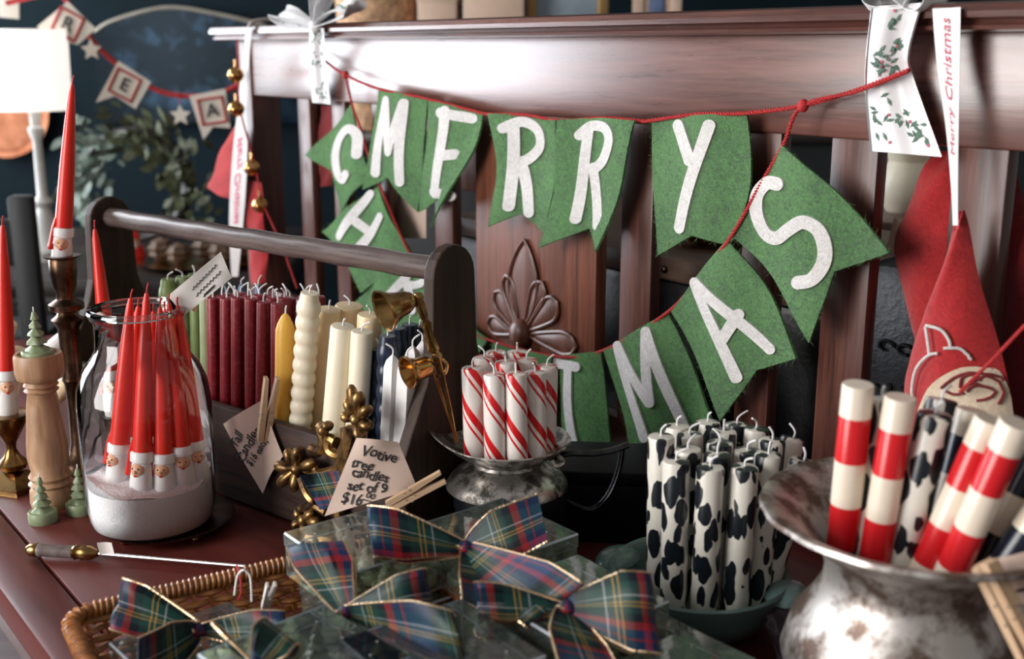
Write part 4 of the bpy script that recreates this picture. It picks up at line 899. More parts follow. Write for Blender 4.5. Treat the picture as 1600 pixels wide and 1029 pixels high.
# ================================================================== gilt scroll ornament leaning on the caddy
go = thing('gilt_ornament', 'gilded carved scroll ornament with leafy rosettes leaning on the caddy', 'ornament', loc=CDM @ Vector((0.14, -0.11, 0)))
def og(px, py, off): return onplane(px, py, CDC - CY*(0.085+off), CY)
def leaf(c, tip, w, off=0.016, name='leaf', m_=None, par=None):
    a, b = og(*c, off), og(*tip, off+0.004); d = b-a; L = d.length; q = d.to_track_quat('Z', 'Y').to_matrix().to_4x4(); s = w*mpp(a)
    mb = MB().lathe([(1e-6, 0), (0.35, 0.1), (0.75, 0.35), (1, 0.62), (0.85, 0.85), (0.45, 0.97), (1e-6, 1)], 12, Matrix.Translation(a) @ q @ Matrix.Diagonal((s, s*0.8, L, 1)))
    return mb.build(name, m_ or m_gilt, go, world=True)
for c, tips, w in [((463, 733), [(430, 726), (448, 700), (468, 698), (436, 757), (458, 768), (492, 722)], 9), ((556, 655), [(562, 612), (541, 622), (578, 636), (534, 648), (580, 668), (566, 690), (548, 600)], 9), ((474, 812), [(462, 795), (458, 822), (490, 800), (478, 834), (500, 815)], 8), ((505, 672), [(498, 660), (515, 662)], 8)]:
    for t_ in tips: leaf(c, t_, w*1.35)
    MB().ball(og(*c, 0.022), 0.0068, 12, 8).build('rosette_boss', m_gilt, go, world=True)
for path, r in [([(478, 735), (486, 722), (494, 736), (484, 745)], 5), ([(545, 692), (532, 712), (515, 704), (514, 685), (525, 690)], 6), ([(538, 668), (540, 690), (532, 706)], 5), ([(500, 664), (505, 690), (498, 705), (486, 700)], 6), ([(495, 745), (515, 742), (535, 730), (545, 700), (552, 670)], 9), ([(470, 745), (480, 770), (490, 785), (480, 798)], 6), ([(520, 740), (540, 755), (550, 780)], 8), ([(510, 800), (490, 790), (470, 795)], 5)]:
    MB().tube(pline([og(*p, 0.016) for p in path], 14), r*0.00105, 8).build('scroll', m_gilt, go, world=True)
MB().tube(pline([og(500, 745, .010), og(525, 775, .010), og(530, 840, .010), CDM @ Vector((0.20, -0.105, 0.006))], 8), 0.008, 8).build('stem', m_gilt, go, world=True)
# ================================================================== pewter jug with striped candles and the two snuffers
JYC = 1.205; JU = aty(792, 760, JYC); JK = 0.85
tin = thing('black_tin', 'round black tin raising the pewter jug', 'tin', loc=(JU.x+0.004, JU.y, 0))
MB().lathe([(0.060, 0), (0.062, 0.002), (0.062, JU.z-0.018), (0.0615, JU.z-0.018)], 40).build('body', m_black_lacquer, tin); MB().lathe([(0.0635, JU.z-0.020), (0.064, JU.z-0.018), (0.064, JU.z-0.0015), (0.063, JU.z), (1e-6, JU.z)], 40).build('lid', m_black_lacquer, tin)
kb = thing('shade_filler_box', 'added black box standing in for deep shade right of the jug', 'box', loc=(0.112, 1.295, 0), rotz=-0.10)  # made-up box, its black stands in for the seat lying in shade
MB().box((0, 0, 0.036), (0.115, 0.105, 0.072), 0.003).build('body', m_black_lacquer, kb); MB().box((0, 0, 0.080), (0.118, 0.108, 0.016), 0.003).build('lid', m_black_lacquer, kb)
ju = thing('pewter_jug', 'worn pewter sauce jug with spout and strap handle', 'jug', loc=JU)
pr = [(0.076, 0), (0.080, 0.003), (0.079, 0.008), (0.072, 0.018), (0.058, 0.029), (0.047, 0.035), (0.046, 0.039), (0.056, 0.046), (0.070, 0.054), (0.080, 0.063), (0.0835, 0.066), (0.0825, 0.0675), (0.078, 0.065), (0.066, 0.056), (0.050, 0.048), (1e-6, 0.046)]
mb = MB().lathe([(r*JK, z*JK) for r, z in pr], 48)
sd = Vector((-0.95, 0.31, 0)).normalized()
def spout(p):
    r = math.hypot(p.x, p.y)
    if p.z < 0.034 or r < 1e-4: return p
    k = max(0, (p.x*sd.x+p.y*sd.y)/r); k = k**5*(p.z-0.034)/0.0235; return p + sd*0.026*k + Vector((0, 0, 0.014*k))
mb.mapv(spout).build('body', m_pewter, ju)
def jy(px, py, Y): return aty(px, py, JYC+(Y-1.417)*JK) - JU
MB().tube(pline([jy(862, 716, 1.40), jy(885, 708, 1.41), (jy(920, 708, 1.43)), jy(952, 704, 1.43), jy(982, 694, 1.43)], 14), 0.0070, 10, flat=0.45).build('thumb_rest', m_dark_pewter, ju)
MB().tube(pline([jy(972, 700, 1.43), jy(966, 735, 1.43), jy(948, 775, 1.425), jy(920, 795, 1.42), jy(880, 780, 1.41), jy(860, 765, 1.40)], 18), 0.0070, 10, flat=0.5).build('handle', m_dark_pewter, ju)
MB().tube(pline([jy(872, 712, 1.39), jy(880, 722, 1.385), jy(868, 728, 1.38), jy(862, 718, 1.38)], 10), 0.0028, 8).build('scroll', m_pewter, ju)
cgx = 'candy-striped candles in the pewter jug'
for i, (x, y, bx, by, Y, lab) in enumerate([(738, 573, 742, 712, 1.395, 'leftmost red and white striped candle at the front of the jug'), (772, 583, 774, 725, 1.372, 'striped candle second from the left at the jug\'s front'), (806, 582, 808, 725, 1.372, 'striped candle third from the left at the jug\'s front'), (836, 580, 838, 718, 1.390, 'striped candle fourth from the left at the jug\'s front'), (855, 570, 852, 700, 1.425, 'rightmost striped candle in the jug'), (757, 556, 760, 690, 1.430, 'striped candle at the back left of the jug'), (790, 564, 793, 695, 1.408, 'striped candle in the middle of the jug'), (823, 560, 824, 690, 1.430, 'striped candle at the back right of the jug'), (775, 548, 776, 680, 1.458, 'rearmost striped candle in the jug, on the left'), (808, 548, 808, 680, 1.460, 'rearmost striped candle in the jug, on the right')]):
    Y = JYC+(Y-1.417)*JK; t = aty(x, y, Y); b = aty(bx, by, Y); b.z = JU.z+0.042; candle('striped_candle', lab, cgx, b, t, 0.0119, m_candy, 'plain', twist=i*1.3)
sn = thing('candle_snuffer', 'brass candle snuffer with bell cup and turned handle above the caddy', 'snuffer', loc=aty(712, 676, 1.19))
def sy(px, py, Y=1.22): return aty(px, py, Y)
hnd = [(653, 462, 6), (656, 475, 8), (662, 494, 7), (664, 500, 5), (666, 507, 9), (668, 514, 7), (672, 528, 8), (678, 545, 10), (680, 550, 6), (683, 556, 9), (686, 566, 5), (690, 580, 4), (697, 610, 3.5), (705, 645, 3), (712, 682, 2.5)]
Ys = [1.16+0.03*(p[1]-462)/220 for p in hnd]
MB().tube([sy(p[0], p[1], y) for p, y in zip(hnd, Ys)], [p[2]*0.00066 for p in hnd], 12).build('handle', m_brass, sn, world=True)
MB().ball(sy(654, 464, 1.16), 0.0055, 12, 8).build('pivot', m_brass, sn, world=True)
a, b = sy(648, 466, 1.16), sy(598, 486, 1.14); L = (b-a).length
MB().lathe([(0.004, 0), (0.0085, 0.1*L), (0.0125, 0.3*L), (0.0135, 0.5*L), (0.017, 0.75*L), (0.0225, 0.97*L), (0.0225, L), (0.020, 0.97*L), (0.012, 0.5*L), (1e-6, 0.2*L)], 24, align(a, b)).build('bell_cup', m_brass, sn, world=True)
s2 = thing('candle_snuffer', 'small bright brass bell-shaped snuffer cup with ring, hanging before the caddy end', 'snuffer', loc=sy(668, 575, 1.17))
a, b = sy(671, 570, 1.175), sy(636, 582, 1.16); L = (b-a).length
MB().lathe([(0.003, 0), (0.0095, 0.02*L), (0.0115, 0.12*L), (0.0125, 0.6*L), (0.0155, 0.85*L), (0.0180, 0.93*L), (0.0180, L), (0.0155, 0.97*L), (0.0105, 0.5*L), (1e-6, 0.4*L)], 26, align(a, b)).build('bell_cup', m_copper_brass, s2, world=True)
c = sy(685, 574, 1.178)
MB().tube(pline([sy(668, 568, 1.175), sy(684, 560, 1.178), sy(698, 568, 1.18), sy(696, 582, 1.18), sy(688, 588, 1.18)], 14), 0.0020, 8).build('ring', m_copper_brass, s2, world=True)
MB().tube(pline([sy(676, 572, 1.176), sy(684, 600, 1.18), sy(698, 640, 1.185), sy(714, 690, 1.19)], 10), 0.0018, 8).build('rod', m_copper_brass, s2, world=True)
# ================================================================== brush-like snuffer lying on the seat
kn = thing('long_lighter', 'long-handled tool with turned grey wood grip and brass collars lying on the table', 'tool', loc=onz(100, 862, 0.011))
a, b = onz(42, 858, 0.010), onz(153, 864, 0.010); e = onz(385, 884, 0.012); rr = 11*mpp(a); M_ = align(a, b); L = (b-a).length
MB().lathe([(1e-6, 0), (rr*0.6, 0.0005), (rr*0.9, 0.004), (rr, 0.012), (rr*0.95, 0.0135)], 20, M_).build('pommel', m_brass, kn, world=True)
MB().lathe([(rr*0.9, 0.0132), (rr, 0.016), (rr*0.85, 0.019), (rr*0.92, L-0.030), (rr*0.85, L-0.028)], 20, M_).build('grip', M_wood('grey_wood', (0.10, 0.075, 0.07), (0.22, 0.18, 0.17), 2, 60, 0.4), kn, world=True)
MB().lathe([(rr*0.9, L-0.029), (rr*1.08, L-0.026), (rr*0.9, L-0.022), (rr*1.08, L-0.018), (rr*1.0, L-0.008), (rr*0.5, L)], 20, M_).build('collar', m_brass, kn, world=True)
MB().tube([b, e], 0.0022, 8).build('rod', m_steel, kn, world=True)
MB().grid(lambda u, v: onz(lerp(153, 176, u)+3*v, 866, 0.012) + Vector((0, 0.002*math.sin(3*u), 0.014*(1-v))), 5, 4, 0.0004).build('sticker', m_paper_white, kn, world=True)
# ================================================================== rattan basket
BA = onz(85, 955, 0.062); BA.z = 0; bs = Vector((0.856, 0.517, 0)); bt = Vector((0.517, -0.856, 0)); SLEN, TLEN = 0.345, 0.42
bk = thing('rattan_basket', 'low rectangular woven rattan basket with wrapped rim', 'basket', M=Matrix.Translation(BA) @ Matrix.Rotation(math.atan2(bs.y, bs.x), 4, 'Z'))
# local x along s (0..SLEN), local -y along t (0..TLEN)
def rrect(inset, z, rc=0.025, step=0.006):
    x0, x1, y0, y1 = inset, SLEN-inset, -TLEN+inset, -inset; pts = []
    for (cx, cy, a0) in [(x1-rc, y1-rc, 0), (x0+rc, y1-rc, 90), (x0+rc, y0+rc, 180), (x1-rc, y0+rc, 270)]:
        for k in range(7): a = math.radians(a0+15*k); pts.append(Vector((cx+rc*math.cos(a), cy+rc*math.sin(a), z)))
    out = []; n_ = len(pts)
    for i in range(n_):
        a, b = pts[i], pts[(i+1) % n_]; m_ = max(1, int((b-a).length/step))
        for k in range(m_): out.append(a.lerp(b, k/m_))
    return out
ROWS, H_ = 6, 0.056
nst = 84
base_ring = rrect(0.012, 0.0)
def ring_at(path, f):
    x = (f % 1.0)*len(path); k = int(x) % len(path); return path[k].lerp(path[(k+1) % len(path)], x-int(x))
cen = Vector((SLEN/2, -TLEN/2, 0))
for r_ in range(ROWS):
    z = 0.006+r_*0.0088; ins = 0.020-0.012*z/H_; path = rrect(ins, z); q = []; N = nst*4
    for i in range(N):
        p = ring_at(path, i/N); nr = (p-cen); nr.z = 0; nr.normalize(); w = 0.0030*math.sin(math.pi*(i/4.0) + (math.pi if r_ % 2 else 0)*1.0)
        q.append(p + nr*w)
    MB().tube(q, 0.0044, 6, closed=True, flat=0.8).build('weaver', m_cane, bk)
stm = None
for i in range(nst):
    f = (i+0.5)/nst; a = ring_at(rrect(0.020, 0.002), f); b = ring_at(rrect(0.009, H_), f)
    MB().tube([a, a.lerp(b, 0.5), b], 0.0024, 5).build('stake', m_cane, bk)
MB().tube(rrect(0.008, H_+0.003), 0.0058, 10, closed=True).build('rim_core', m_cane, bk)
rp = rrect(0.008, H_+0.003, step=0.004); N = 2600; q = []
for i in range(N):
    p = ring_at(rp, i/N); p2 = ring_at(rp, (i+2)/N); t_ = (p2-p).normalized(); x = t_.cross(Vector((0, 0, 1))); an = 2*math.pi*i/N*250
    q.append(p + (x*math.cos(an)+Vector((0, 0, 1))*math.sin(an))*0.0066)
MB().tube(q, 0.0021, 5, closed=True).build('rim_wrap', m_cane, bk)
MB().box((SLEN/2, -TLEN/2, 0.003), (SLEN-0.05, TLEN-0.05, 0.004)).build('bottom', m_cane, bk)
# ================================================================== clear boxes of tree votives
BXS, BXH = 0.116, 0.045
def plastic_box(c, z, yaw, label, nt_=3, s=BXS):
    M_ = Matrix.Translation((c[0], c[1], z)) @ Matrix.Rotation(yaw, 4, 'Z')
    t = thing('plastic_box', label, 'box', M=M_, group='clear plastic boxes of tree votives')
    def shell(mb, sx, h0, h1, bev, drop):
        bm = bmesh.new(); bmesh.ops.create_cube(bm, size=1.0)
        for v in bm.verts: v.co = Vector((v.co.x*sx, v.co.y*sx, lerp(h0, h1, v.co.z+0.5)))
        bm.normal_update(); r = bmesh.ops.bevel(bm, geom=list(bm.edges), offset=bev, segments=1, profile=0.5, affect='EDGES')
        bm.normal_update(); big = sorted(bm.faces, key=lambda f: -f.calc_area())[:6]; bs_ = set(f.index for f in big); bm.faces.index_update(); bs_ = set(f.index for f in big)
        mb.v = [v.co.copy() for v in bm.verts]; bm.verts.index_update()
        for f in bm.faces:
            if f.index in bs_ and f.normal.z*drop > 0.9: continue
            mb.f.append([v.index for v in f.verts]); mb.uv.append(None); mb.mi.append(0 if f.index in bs_ else 1)
        bm.free(); return mb
    shell(MB(), s, 0, BXH, 0.0016, 1).build('shell', [m_plastic, m_plastic_edge], t, smooth=False)
    shell(MB(), s+0.0016, BXH-0.014, BXH+0.0008, 0.0016, -1).build('lid', [m_plastic, m_plastic_edge], t, smooth=False)
    return M_
YW = math.radians(-52)
boxes = [((-0.138, 1.020), 0.062, YW, 'clear box of tree votives beneath the votive paper tag'),
         ((-0.018, 1.036), 0.062, YW+0.02, 'clear box of tree votives in front of the pewter jug'),
         ((0.051, 0.899), 0.062, YW, 'clear box of tree votives beside the teal bowl'),
         ((-0.055, 0.812), 0.062, YW-0.03, 'clear box of tree votives at the front middle'),
         ((-0.272, 0.911), 0.008, YW+0.05, 'clear box of tree votives low in the basket\'s left corner'),
         ((0.140, 0.785), 0.050, YW+0.05, 'clear box of tree votives nearest the silver vase'),
         ((-0.126, 1.025), 0.008, YW, 'lower clear box under the tagged one'),
         ((0.012, 1.050), 0.006, YW+0.02, 'lower clear box before the black tin'),
         ((0.110, 0.925), 0.004, YW, 'lower clear box beside the teal bowl'),
         ((-0.160, 0.800), 0.062, YW+0.1, 'clear box of tree votives at the bottom edge')]
BM_ = []
PLACE = [['far left', 'left', 'near left'], ['far middle', 'centre', 'near middle'], ['far right', 'right', 'near right']]
for bi, (c, z, yw, lab) in enumerate(boxes):
    M_ = plastic_box(c, z, yw, lab); BM_.append(M_)
    for i in range(3):
        for j in range(3):
            wh = ('left', 'middle', 'right')[i] + ' ' + ('near', 'central', 'far')[j]
            T_ = M_ @ Matrix.Translation(((i-1)*0.0365, (j-1)*0.0365, 0.0014)) @ Matrix.Rotation(i*1.1+j, 4, 'Z') @ Matrix.Diagonal((0.92, 0.92, 0.72, 1))
            dup(tv, T_, 'green votive, %s in the %s' % (PLACE[i][j], lab.replace(' of tree votives', '').replace('at the basket\'s', 'at basket\'s')), 'tree votives in the clear boxes')
# ================================================================== tartan bows
def cv(dx, dy, dz=0.0): return (CR*dx - CU*dy - CF*dz).normalized()      # a direction as the viewer sees it
def bow(label, knot, kz, loops, tails, W=0.062):
    K = onz(*knot, kz); t = thing('tartan_bow', label, 'bow', loc=K, group='tartan bows on the clear boxes')
    MB().ball(K, (0.0085, 0.0085, 0.0075), 12, 8).build('knot', m_plaid, t, world=True)
    MB().tube([K+Vector((0.009*math.cos(a), 0.009*math.sin(a)*0.7, 0.0045*math.sin(a*2))) for a in [i*math.pi/8 for i in range(16)]], 0.0015, 5, closed=True).build('knot_edge', m_gold_edge, t, world=True)
    for (tip, tz, wd, w, h) in loops:
        T_ = onz(*tip, tz); mb, fn = loop_ribbon(K, T_, cv(*wd), w*0.88, h, n=28, pinch=0.28, lift=-CF + Vector((0, 0, 0.4)))
        o = mb.build('loop', m_plaid, t, world=True)
        for u in (0, 1): wire([fn(u, k/56) for k in range(57)]).build('wired_edge', m_gold_edge, o, world=True)
    for (path, wds, w, sl) in tails:
        pts = [K] + [onz(*p[:2], p[2]) for p in path]; mb, fn = tail_ribbon(pts, [cv(*q) for q in wds], w, 0.28, slant=sl)
        o = mb.build('tail', m_plaid, t, world=True)
        for u in (0, 1): wire([fn(u, k/32) for k in range(33)]).build('wired_edge', m_gold_edge, o, world=True)
    return t
def wire(P):
    # beaded metallic thread
    L = [0]
    for a, b in zip(P, P[1:]): L.append(L[-1]+(b-a).length)
    n_ = max(8, int(L[-1]/0.0011)); q = []; k = 0; rs_ = []
    for i in range(n_+1):
        s = L[-1]*i/n_
        while k < len(L)-2 and L[k+1] < s: k += 1
        q.append(P[k].lerp(P[k+1], (s-L[k])/max(1e-9, L[k+1]-L[k]))); rs_.append(0.00125 if i % 2 else 0.00075)
    return MB().tube(q, rs_, 5)
bow('tartan bow with a tall upright tail on the box in front of the jug', (727, 856), 0.118,
    [((578, 828), 0.135, (0.15, 1, 0.2), 0.052, 0.018), ((868, 948), 0.118, (0.75, -0.65, 0.1), 0.066, 0.020)],
    [([(785, 835, 0.135), (848, 808, 0.150)], [(0, 1, 0), (0.2, 1, 0.3), (-0.1, 1, 0.3)], 0.048, 0.3), ([(738, 905, 0.112), (742, 945, 0.110)], [(1, 0.1, 0), (1, 0.2, 0), (1, 0.3, 0)], 0.022, 0.3)])
bow('tartan bow with a wide loop standing up beside the paper tag', (541, 958), 0.098,
    [((492, 848), 0.128, (1, -0.15, 0.2), 0.062, 0.016), ((672, 925), 0.118, (0.2, 1, 0.2), 0.044, 0.016), ((720, 1000), 0.116, (0.3, 1, 0.2), 0.052, 0.020)],
    [([(575, 1000, 0.095), (588, 1045, 0.100)], [(1, 0, 0), (1, -0.2, 0.1), (1, -0.2, 0.1)], 0.040, 0.2)])
bow('tartan bow on the box beside the teal bowl', (886, 950), 0.118,
    [((1024, 958), 0.125, (0.1, 1, 0.35), 0.070, 0.020), ((745, 938), 0.115, (0.15, 1, 0.1), 0.034, 0.010)],
    [([(905, 1000, 0.112), (925, 1050, 0.112)], [(1, 0.3, 0), (1, 0.2, 0.1), (1, 0, 0.1)], 0.045, 0.2)])
bow('tartan bow with a flat tail over the basket\'s left corner', (312, 985), 0.066,
    [((182, 942), 0.086, (-0.15, 1, 0.25), 0.050, 0.012), ((452, 985), 0.080, (0.3, 1, 0.1), 0.040, 0.012)],
    [([(265, 1015, 0.066), (215, 1040, 0.070)], [(0.3, 1, 0), (0.2, 1, 0.2), (0.2, 1, 0.2)], 0.042, 0.2)])
bow('tartan bow at the bottom edge left of the middle', (398, 1042), 0.108,
    [((440, 985), 0.120, (0.8, 0.5, 0.3), 0.040, 0.016), ((352, 1000), 0.115, (0.6, 0.7, 0.2), 0.040, 0.016)], [])
tr_ = thing('tartan_ribbon', 'short end of tartan ribbon in front of the gilt ornament', 'ribbon', loc=aty(500, 800, 1.16))
mb = MB().grid(lambda u, v: aty(lerp(lerp(468, 530, u), lerp(500, 545, u), v), lerp(lerp(742, 735, u), lerp(796, 788, u), v), 1.15+0.012*math.sin(4*u+2*v)-0.03*v), 10, 8, 0.0007, lambda u, v: (u*0.9, v*0.8)); mb.build('cloth', m_plaid, tr_, world=True)
# ================================================================== teal bowl with cow-print candles
TB = Vector((0.186, 1.058, 0)); tb = thing('teal_bowl', 'teal glazed ceramic bowl with small lug handles', 'bowl', loc=TB)
MB().lathe([(0.050, 0), (0.056, 0.002), (0.072, 0.014), (0.083, 0.032), (0.088, 0.048), (0.0905, 0.054), (0.0885, 0.0565), (0.084, 0.054), (0.080, 0.044), (0.066, 0.018), (0.045, 0.010), (1e-6, 0.009)], 48).build('body', m_teal, tb)
for a in (150, -25):
    a = math.radians(a); d = Vector((math.cos(a), math.sin(a), 0)); e = Vector((-d.y, d.x, 0))
    MB().ball(d*0.088+Vector((0, 0, 0.047)), (0.022, 0.030, 0.0095), 18, 8, Matrix.Rotation(a, 4, 'Z')).build('lug_handle', m_teal, tb)
cwg = 'cow-print candles in the teal bowl'
cow = [(1033, 680, -0.010, 'leftmost'), (1057, 718, -0.040, 'second from the left in the front row'), (1110, 728, -0.052, 'third from the left in the front row'), (1164, 728, -0.050, 'fourth from the left in the front row'), (1201, 708, -0.030, 'rightmost in the front row'),
       (1075, 700, -0.018, 'left one in the second row'), (1121, 708, -0.028, 'second in the second row'), (1125, 690, -0.005, 'third in the second row'), (1168, 702, -0.012, 'fourth in the second row'), (1256, 719, -0.018, 'farthest right'), (1078, 677, 0.015, 'left one in the third row'), (1058, 664, 0.044, 'left one in the back row'),
       (1106, 658, 0.056, 'second in the back row'), (1131, 672, 0.030, 'third in the back row'), (1152, 661, 0.062, 'fourth in the back row'), (1182, 668, 0.036, 'fifth in the back row'), (1207, 686, 0.010, 'right one in the third row'), (1240, 683, 0.052, 'right end of the back row')]
for x, y, dy, lab in cow:
    t = aty(x, y, TB.y+dy); c = Vector((t.x-TB.x, dy)); k = min(1, 0.068/max(c.length, 1e-6)); b = Vector((TB.x+c.x*k*0.92, TB.y+dy*k*0.92, 0.012 + 0.018*min(1, (c.length*k/0.068)**2)))
    candle('cow_print_candle', 'cow-print candle in the teal bowl, %s' % lab, cwg, b, t, 0.0130, m_cow, 'plain', twist=RW.uniform(0, 6), wh=0.012)
# ================================================================== mauve glass dish between bowl and vase
gd = thing('pressed_glass_dish', 'small mauve pressed glass dish between teal bowl and silver vase', 'dish', loc=(0.268, 0.962, 0))
MB().lathe([(0.018, 0), (0.020, 0.002), (0.024, 0.02), (0.032, 0.042), (0.034, 0.046), (0.032, 0.046), (0.022, 0.02), (1e-6, 0.006)], 48, wob=lambda a, z: 1+0.05*math.cos(12*a)).build('bowl', m_purple_glass, gd)
# ================================================================== silver vase with banded candles
VP = Vector((0.318, 0.842, 0)); va = thing('silver_vase', 'large tarnished silver vase with flared beaded rim', 'vase', loc=VP)
vpr = [(r*(1.10 if z > 0.17 else 1.0), z*1.04) for r, z in [(0.052, 0), (0.060, 0.003), (0.062, 0.010), (0.056, 0.016), (0.070, 0.030), (0.092, 0.055), (0.099, 0.080), (0.092, 0.105), (0.077, 0.125), (0.069, 0.140), (0.068, 0.152), (0.073, 0.168), (0.084, 0.182), (0.099, 0.193), (0.107, 0.197), (0.110, 0.1995), (0.109, 0.2025), (0.106, 0.2030), (0.096, 0.198), (0.082, 0.188), (0.069, 0.172), (0.063, 0.152), (0.063, 0.140), (0.070, 0.120), (0.085, 0.09), (0.085, 0.06), (0.05, 0.02), (1e-6, 0.018)]]
MB().lathe(vpr, 96, wob=lambda a, z: 1+(0.012*abs(math.sin(40*a)) if 0.2060 < z < 0.2110 else 0)).build('body', m_silver, va)
bg_ = 'banded candles in the silver vase'
def vase_candle(name, label, top, second, Y, r, m, style, L, tw=0.0, Y2=None):
    t = aty(*top, Y); s = aty(*second, Y2 or Y); d = (s-t).normalized(); candle(name, label, bg_, t + d*L, t, r, m, style, wick=(style == 'plain'), twist=tw)
def bands_for(L, ca=(0.62, 0.012, 0.018), cb=(0.80, 0.70, 0.58), h=0.0345):
    n_ = L/h; return M_bands('red_banded_wax_short', ca, cb, n_, math.ceil(n_/2)*2 - n_)
vase_candle('banded_candle', 'leftmost red and white banded candle in the silver vase', (1341, 600), (1316, 845), 0.852, 0.0122, bands_for(0.138), 'bands', 0.138, 0, 0.860)
vase_candle('banded_candle', 'second red and white banded candle from the left in the vase', (1407, 620), (1368, 862), 0.835, 0.0120, bands_for(0.138), 'bands', 0.138, 0, 0.842)
vase_candle('banded_candle', 'red and white banded candle leaning right, behind its twin', (1548, 655), (1450, 880), 0.805, 0.0118, m_band_red, 'bands', 0.160, 0, 0.822)
vase_candle('banded_candle', 'red and white banded candle leaning right, frontmost in the vase', (1588, 660), (1490, 884), 0.775, 0.0120, m_band_red, 'bands', 0.160, 0, 0.800)
vase_candle('cow_print_candle', 'cow-print candle between the two left banded candles in the vase', (1378, 622), (1345, 860), 0.865, 0.0120, m_cow, 'plain', 0.17, 1, 0.86)
vase_candle('cow_print_candle', 'cow-print candle in the middle of the silver vase', (1462, 645), (1412, 860), 0.840, 0.0135, m_cow, 'plain', 0.165, 2, 0.842)
vase_candle('cow_print_candle', 'cow-print candle at the back of the silver vase', (1472, 622), (1425, 860), 0.900, 0.0130, m_cow, 'plain', 0.17, 3, 0.885)
vase_candle('banded_candle', 'black and cream banded candle in the middle of the vase', (1520, 640), (1468, 840), 0.862, 0.0125, m_band_navy, 'bands', 0.150, 0, 0.858)
vase_candle('banded_candle', 'black and cream banded candle behind the frontmost red one', (1640, 665), (1545, 860), 0.820, 0.0125, m_band_navy, 'bands', 0.160, 0, 0.825)
vase_candle('banded_candle', 'black and cream banded candle at the vase\'s right', (1700, 690), (1592, 850), 0.780, 0.0125, m_band_navy, 'bands', 0.140, 0, 0.79)
clothespin(aty(1536, 876, 0.742), aty(1640, 1075, 0.700), 'wooden clothespin gripping the silver vase rim', 1.2)
tag_sheet([(1556, 872), (1640, 850), (1660, 960), (1600, 990)], aty(1580, 920, 0.75), Vector((-0.2, -1, 0.3)), 0.003, 'price_tag', 'paper card clipped to the silver vase at the right edge', [], m_paper, [[(1575, 905), (1600, 898)], [(1578, 925), (1604, 918)]])
# string loops tied at the box corner
sl = thing('twine_loop', 'red and white baker\'s twine looped over the basket rim', 'twine', loc=onz(370, 880, 0.065))
MB().tube(pline([onz(366, 930, 0.055), onz(371, 900, 0.07), onz(381, 890, 0.078), onz(391, 902, 0.07), onz(393, 940, 0.055)], 16), 0.0011, 6).build('twine', m_wick, sl, world=True)
MB().tube(pline([onz(370, 883, 0.068), onz(375, 900, 0.07), onz(377, 925, 0.06), onz(372, 936, 0.055)], 12), 0.0011, 6).build('twine', m_cord, sl, world=True)
clothespin(onz(414, 950, 0.05), onz(424, 912, 0.085), 'pale clothespin standing in the basket between two boxes', 0.3, m_=m_paper_white)
# ================================================================== background: the room behind, on the left
m_dark = M_wood('dark_furniture', (0.012, 0.010, 0.010), (0.045, 0.032, 0.028), 0, 20, 0.4, 0.1, 0.1, 10)
m_dark2 = M_plain('black_paint', (0.010, 0.013, 0.016), 0.5)
TZ = 0.02
sb = thing('dark_sideboard', 'dark wooden sideboard behind the bench carrying lamp and wreath', 'sideboard', loc=(-1.32, 3.12, FZ))
MB().box((0, 0, TZ-FZ-0.02), (1.50, 0.86, 0.04), 0.006).build('top', m_dark, sb)
MB().box((0, 0.01, (TZ-FZ-0.04)/2), (1.44, 0.80, TZ-FZ-0.04), 0.004).build('body', m_dark, sb)
for k in range(3):
    d = MB().box((-0.46+k*0.46, -0.397, 0.36), (0.42, 0.018, 0.16), 0.004).build('drawer', m_dark, sb)
    MB().ball((-0.46+k*0.46, -0.412, 0.36), 0.012, 10, 6).build('knob', m_bronze, d)
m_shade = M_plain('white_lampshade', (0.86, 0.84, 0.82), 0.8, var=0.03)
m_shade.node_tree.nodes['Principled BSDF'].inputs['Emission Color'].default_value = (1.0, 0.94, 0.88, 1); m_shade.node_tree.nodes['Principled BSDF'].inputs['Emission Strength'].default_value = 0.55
m_lampbase = M_plain('grey_white_painted_wood', (0.50, 0.49, 0.46), 0.5, var=0.1)
LY = 3.0
lp = thing('table_lamp', 'white table lamp with rectangular-looking drum shade and turned base', 'lamp', loc=(aty(75, 395, LY).x, LY, TZ))
def lz(y): return aty(75, y, LY).z - TZ
ls = mpp((0, LY, 0.3))
sh_ = [(56*ls, lz(172)), (59*ls, lz(46)), (57.5*ls, lz(46)), (54.5*ls, lz(172))]; mb = MB(); n = 40
pts = []
mb.lathe(sh_ + [sh_[0]], 40); mb.f = mb.f[:-1] if len(mb.f[-1]) > 4 else mb.f; mb.uv = mb.uv[:len(mb.f)]; mb.mi = mb.mi[:len(mb.f)]
mb.f = [f for f in mb.f if len(f) == 4]; mb.uv = mb.uv[:len(mb.f)]; mb.mi = mb.mi[:len(mb.f)]
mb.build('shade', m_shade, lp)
MB().lathe([(38*ls, 0), (38*ls, lz(388)), (30*ls, lz(380)), (20*ls, lz(365)), (16*ls, lz(340)), (10*ls, lz(325)), (16*ls, lz(315)), (8*ls, lz(305)), (7*ls, lz(220)), (12*ls, lz(205)), (12*ls, lz(200)), (8*ls, lz(196)), (9*ls, lz(165)), (4*ls, lz(120)), (1e-6, lz(118))], 24).build('base', m_lampbase, lp)
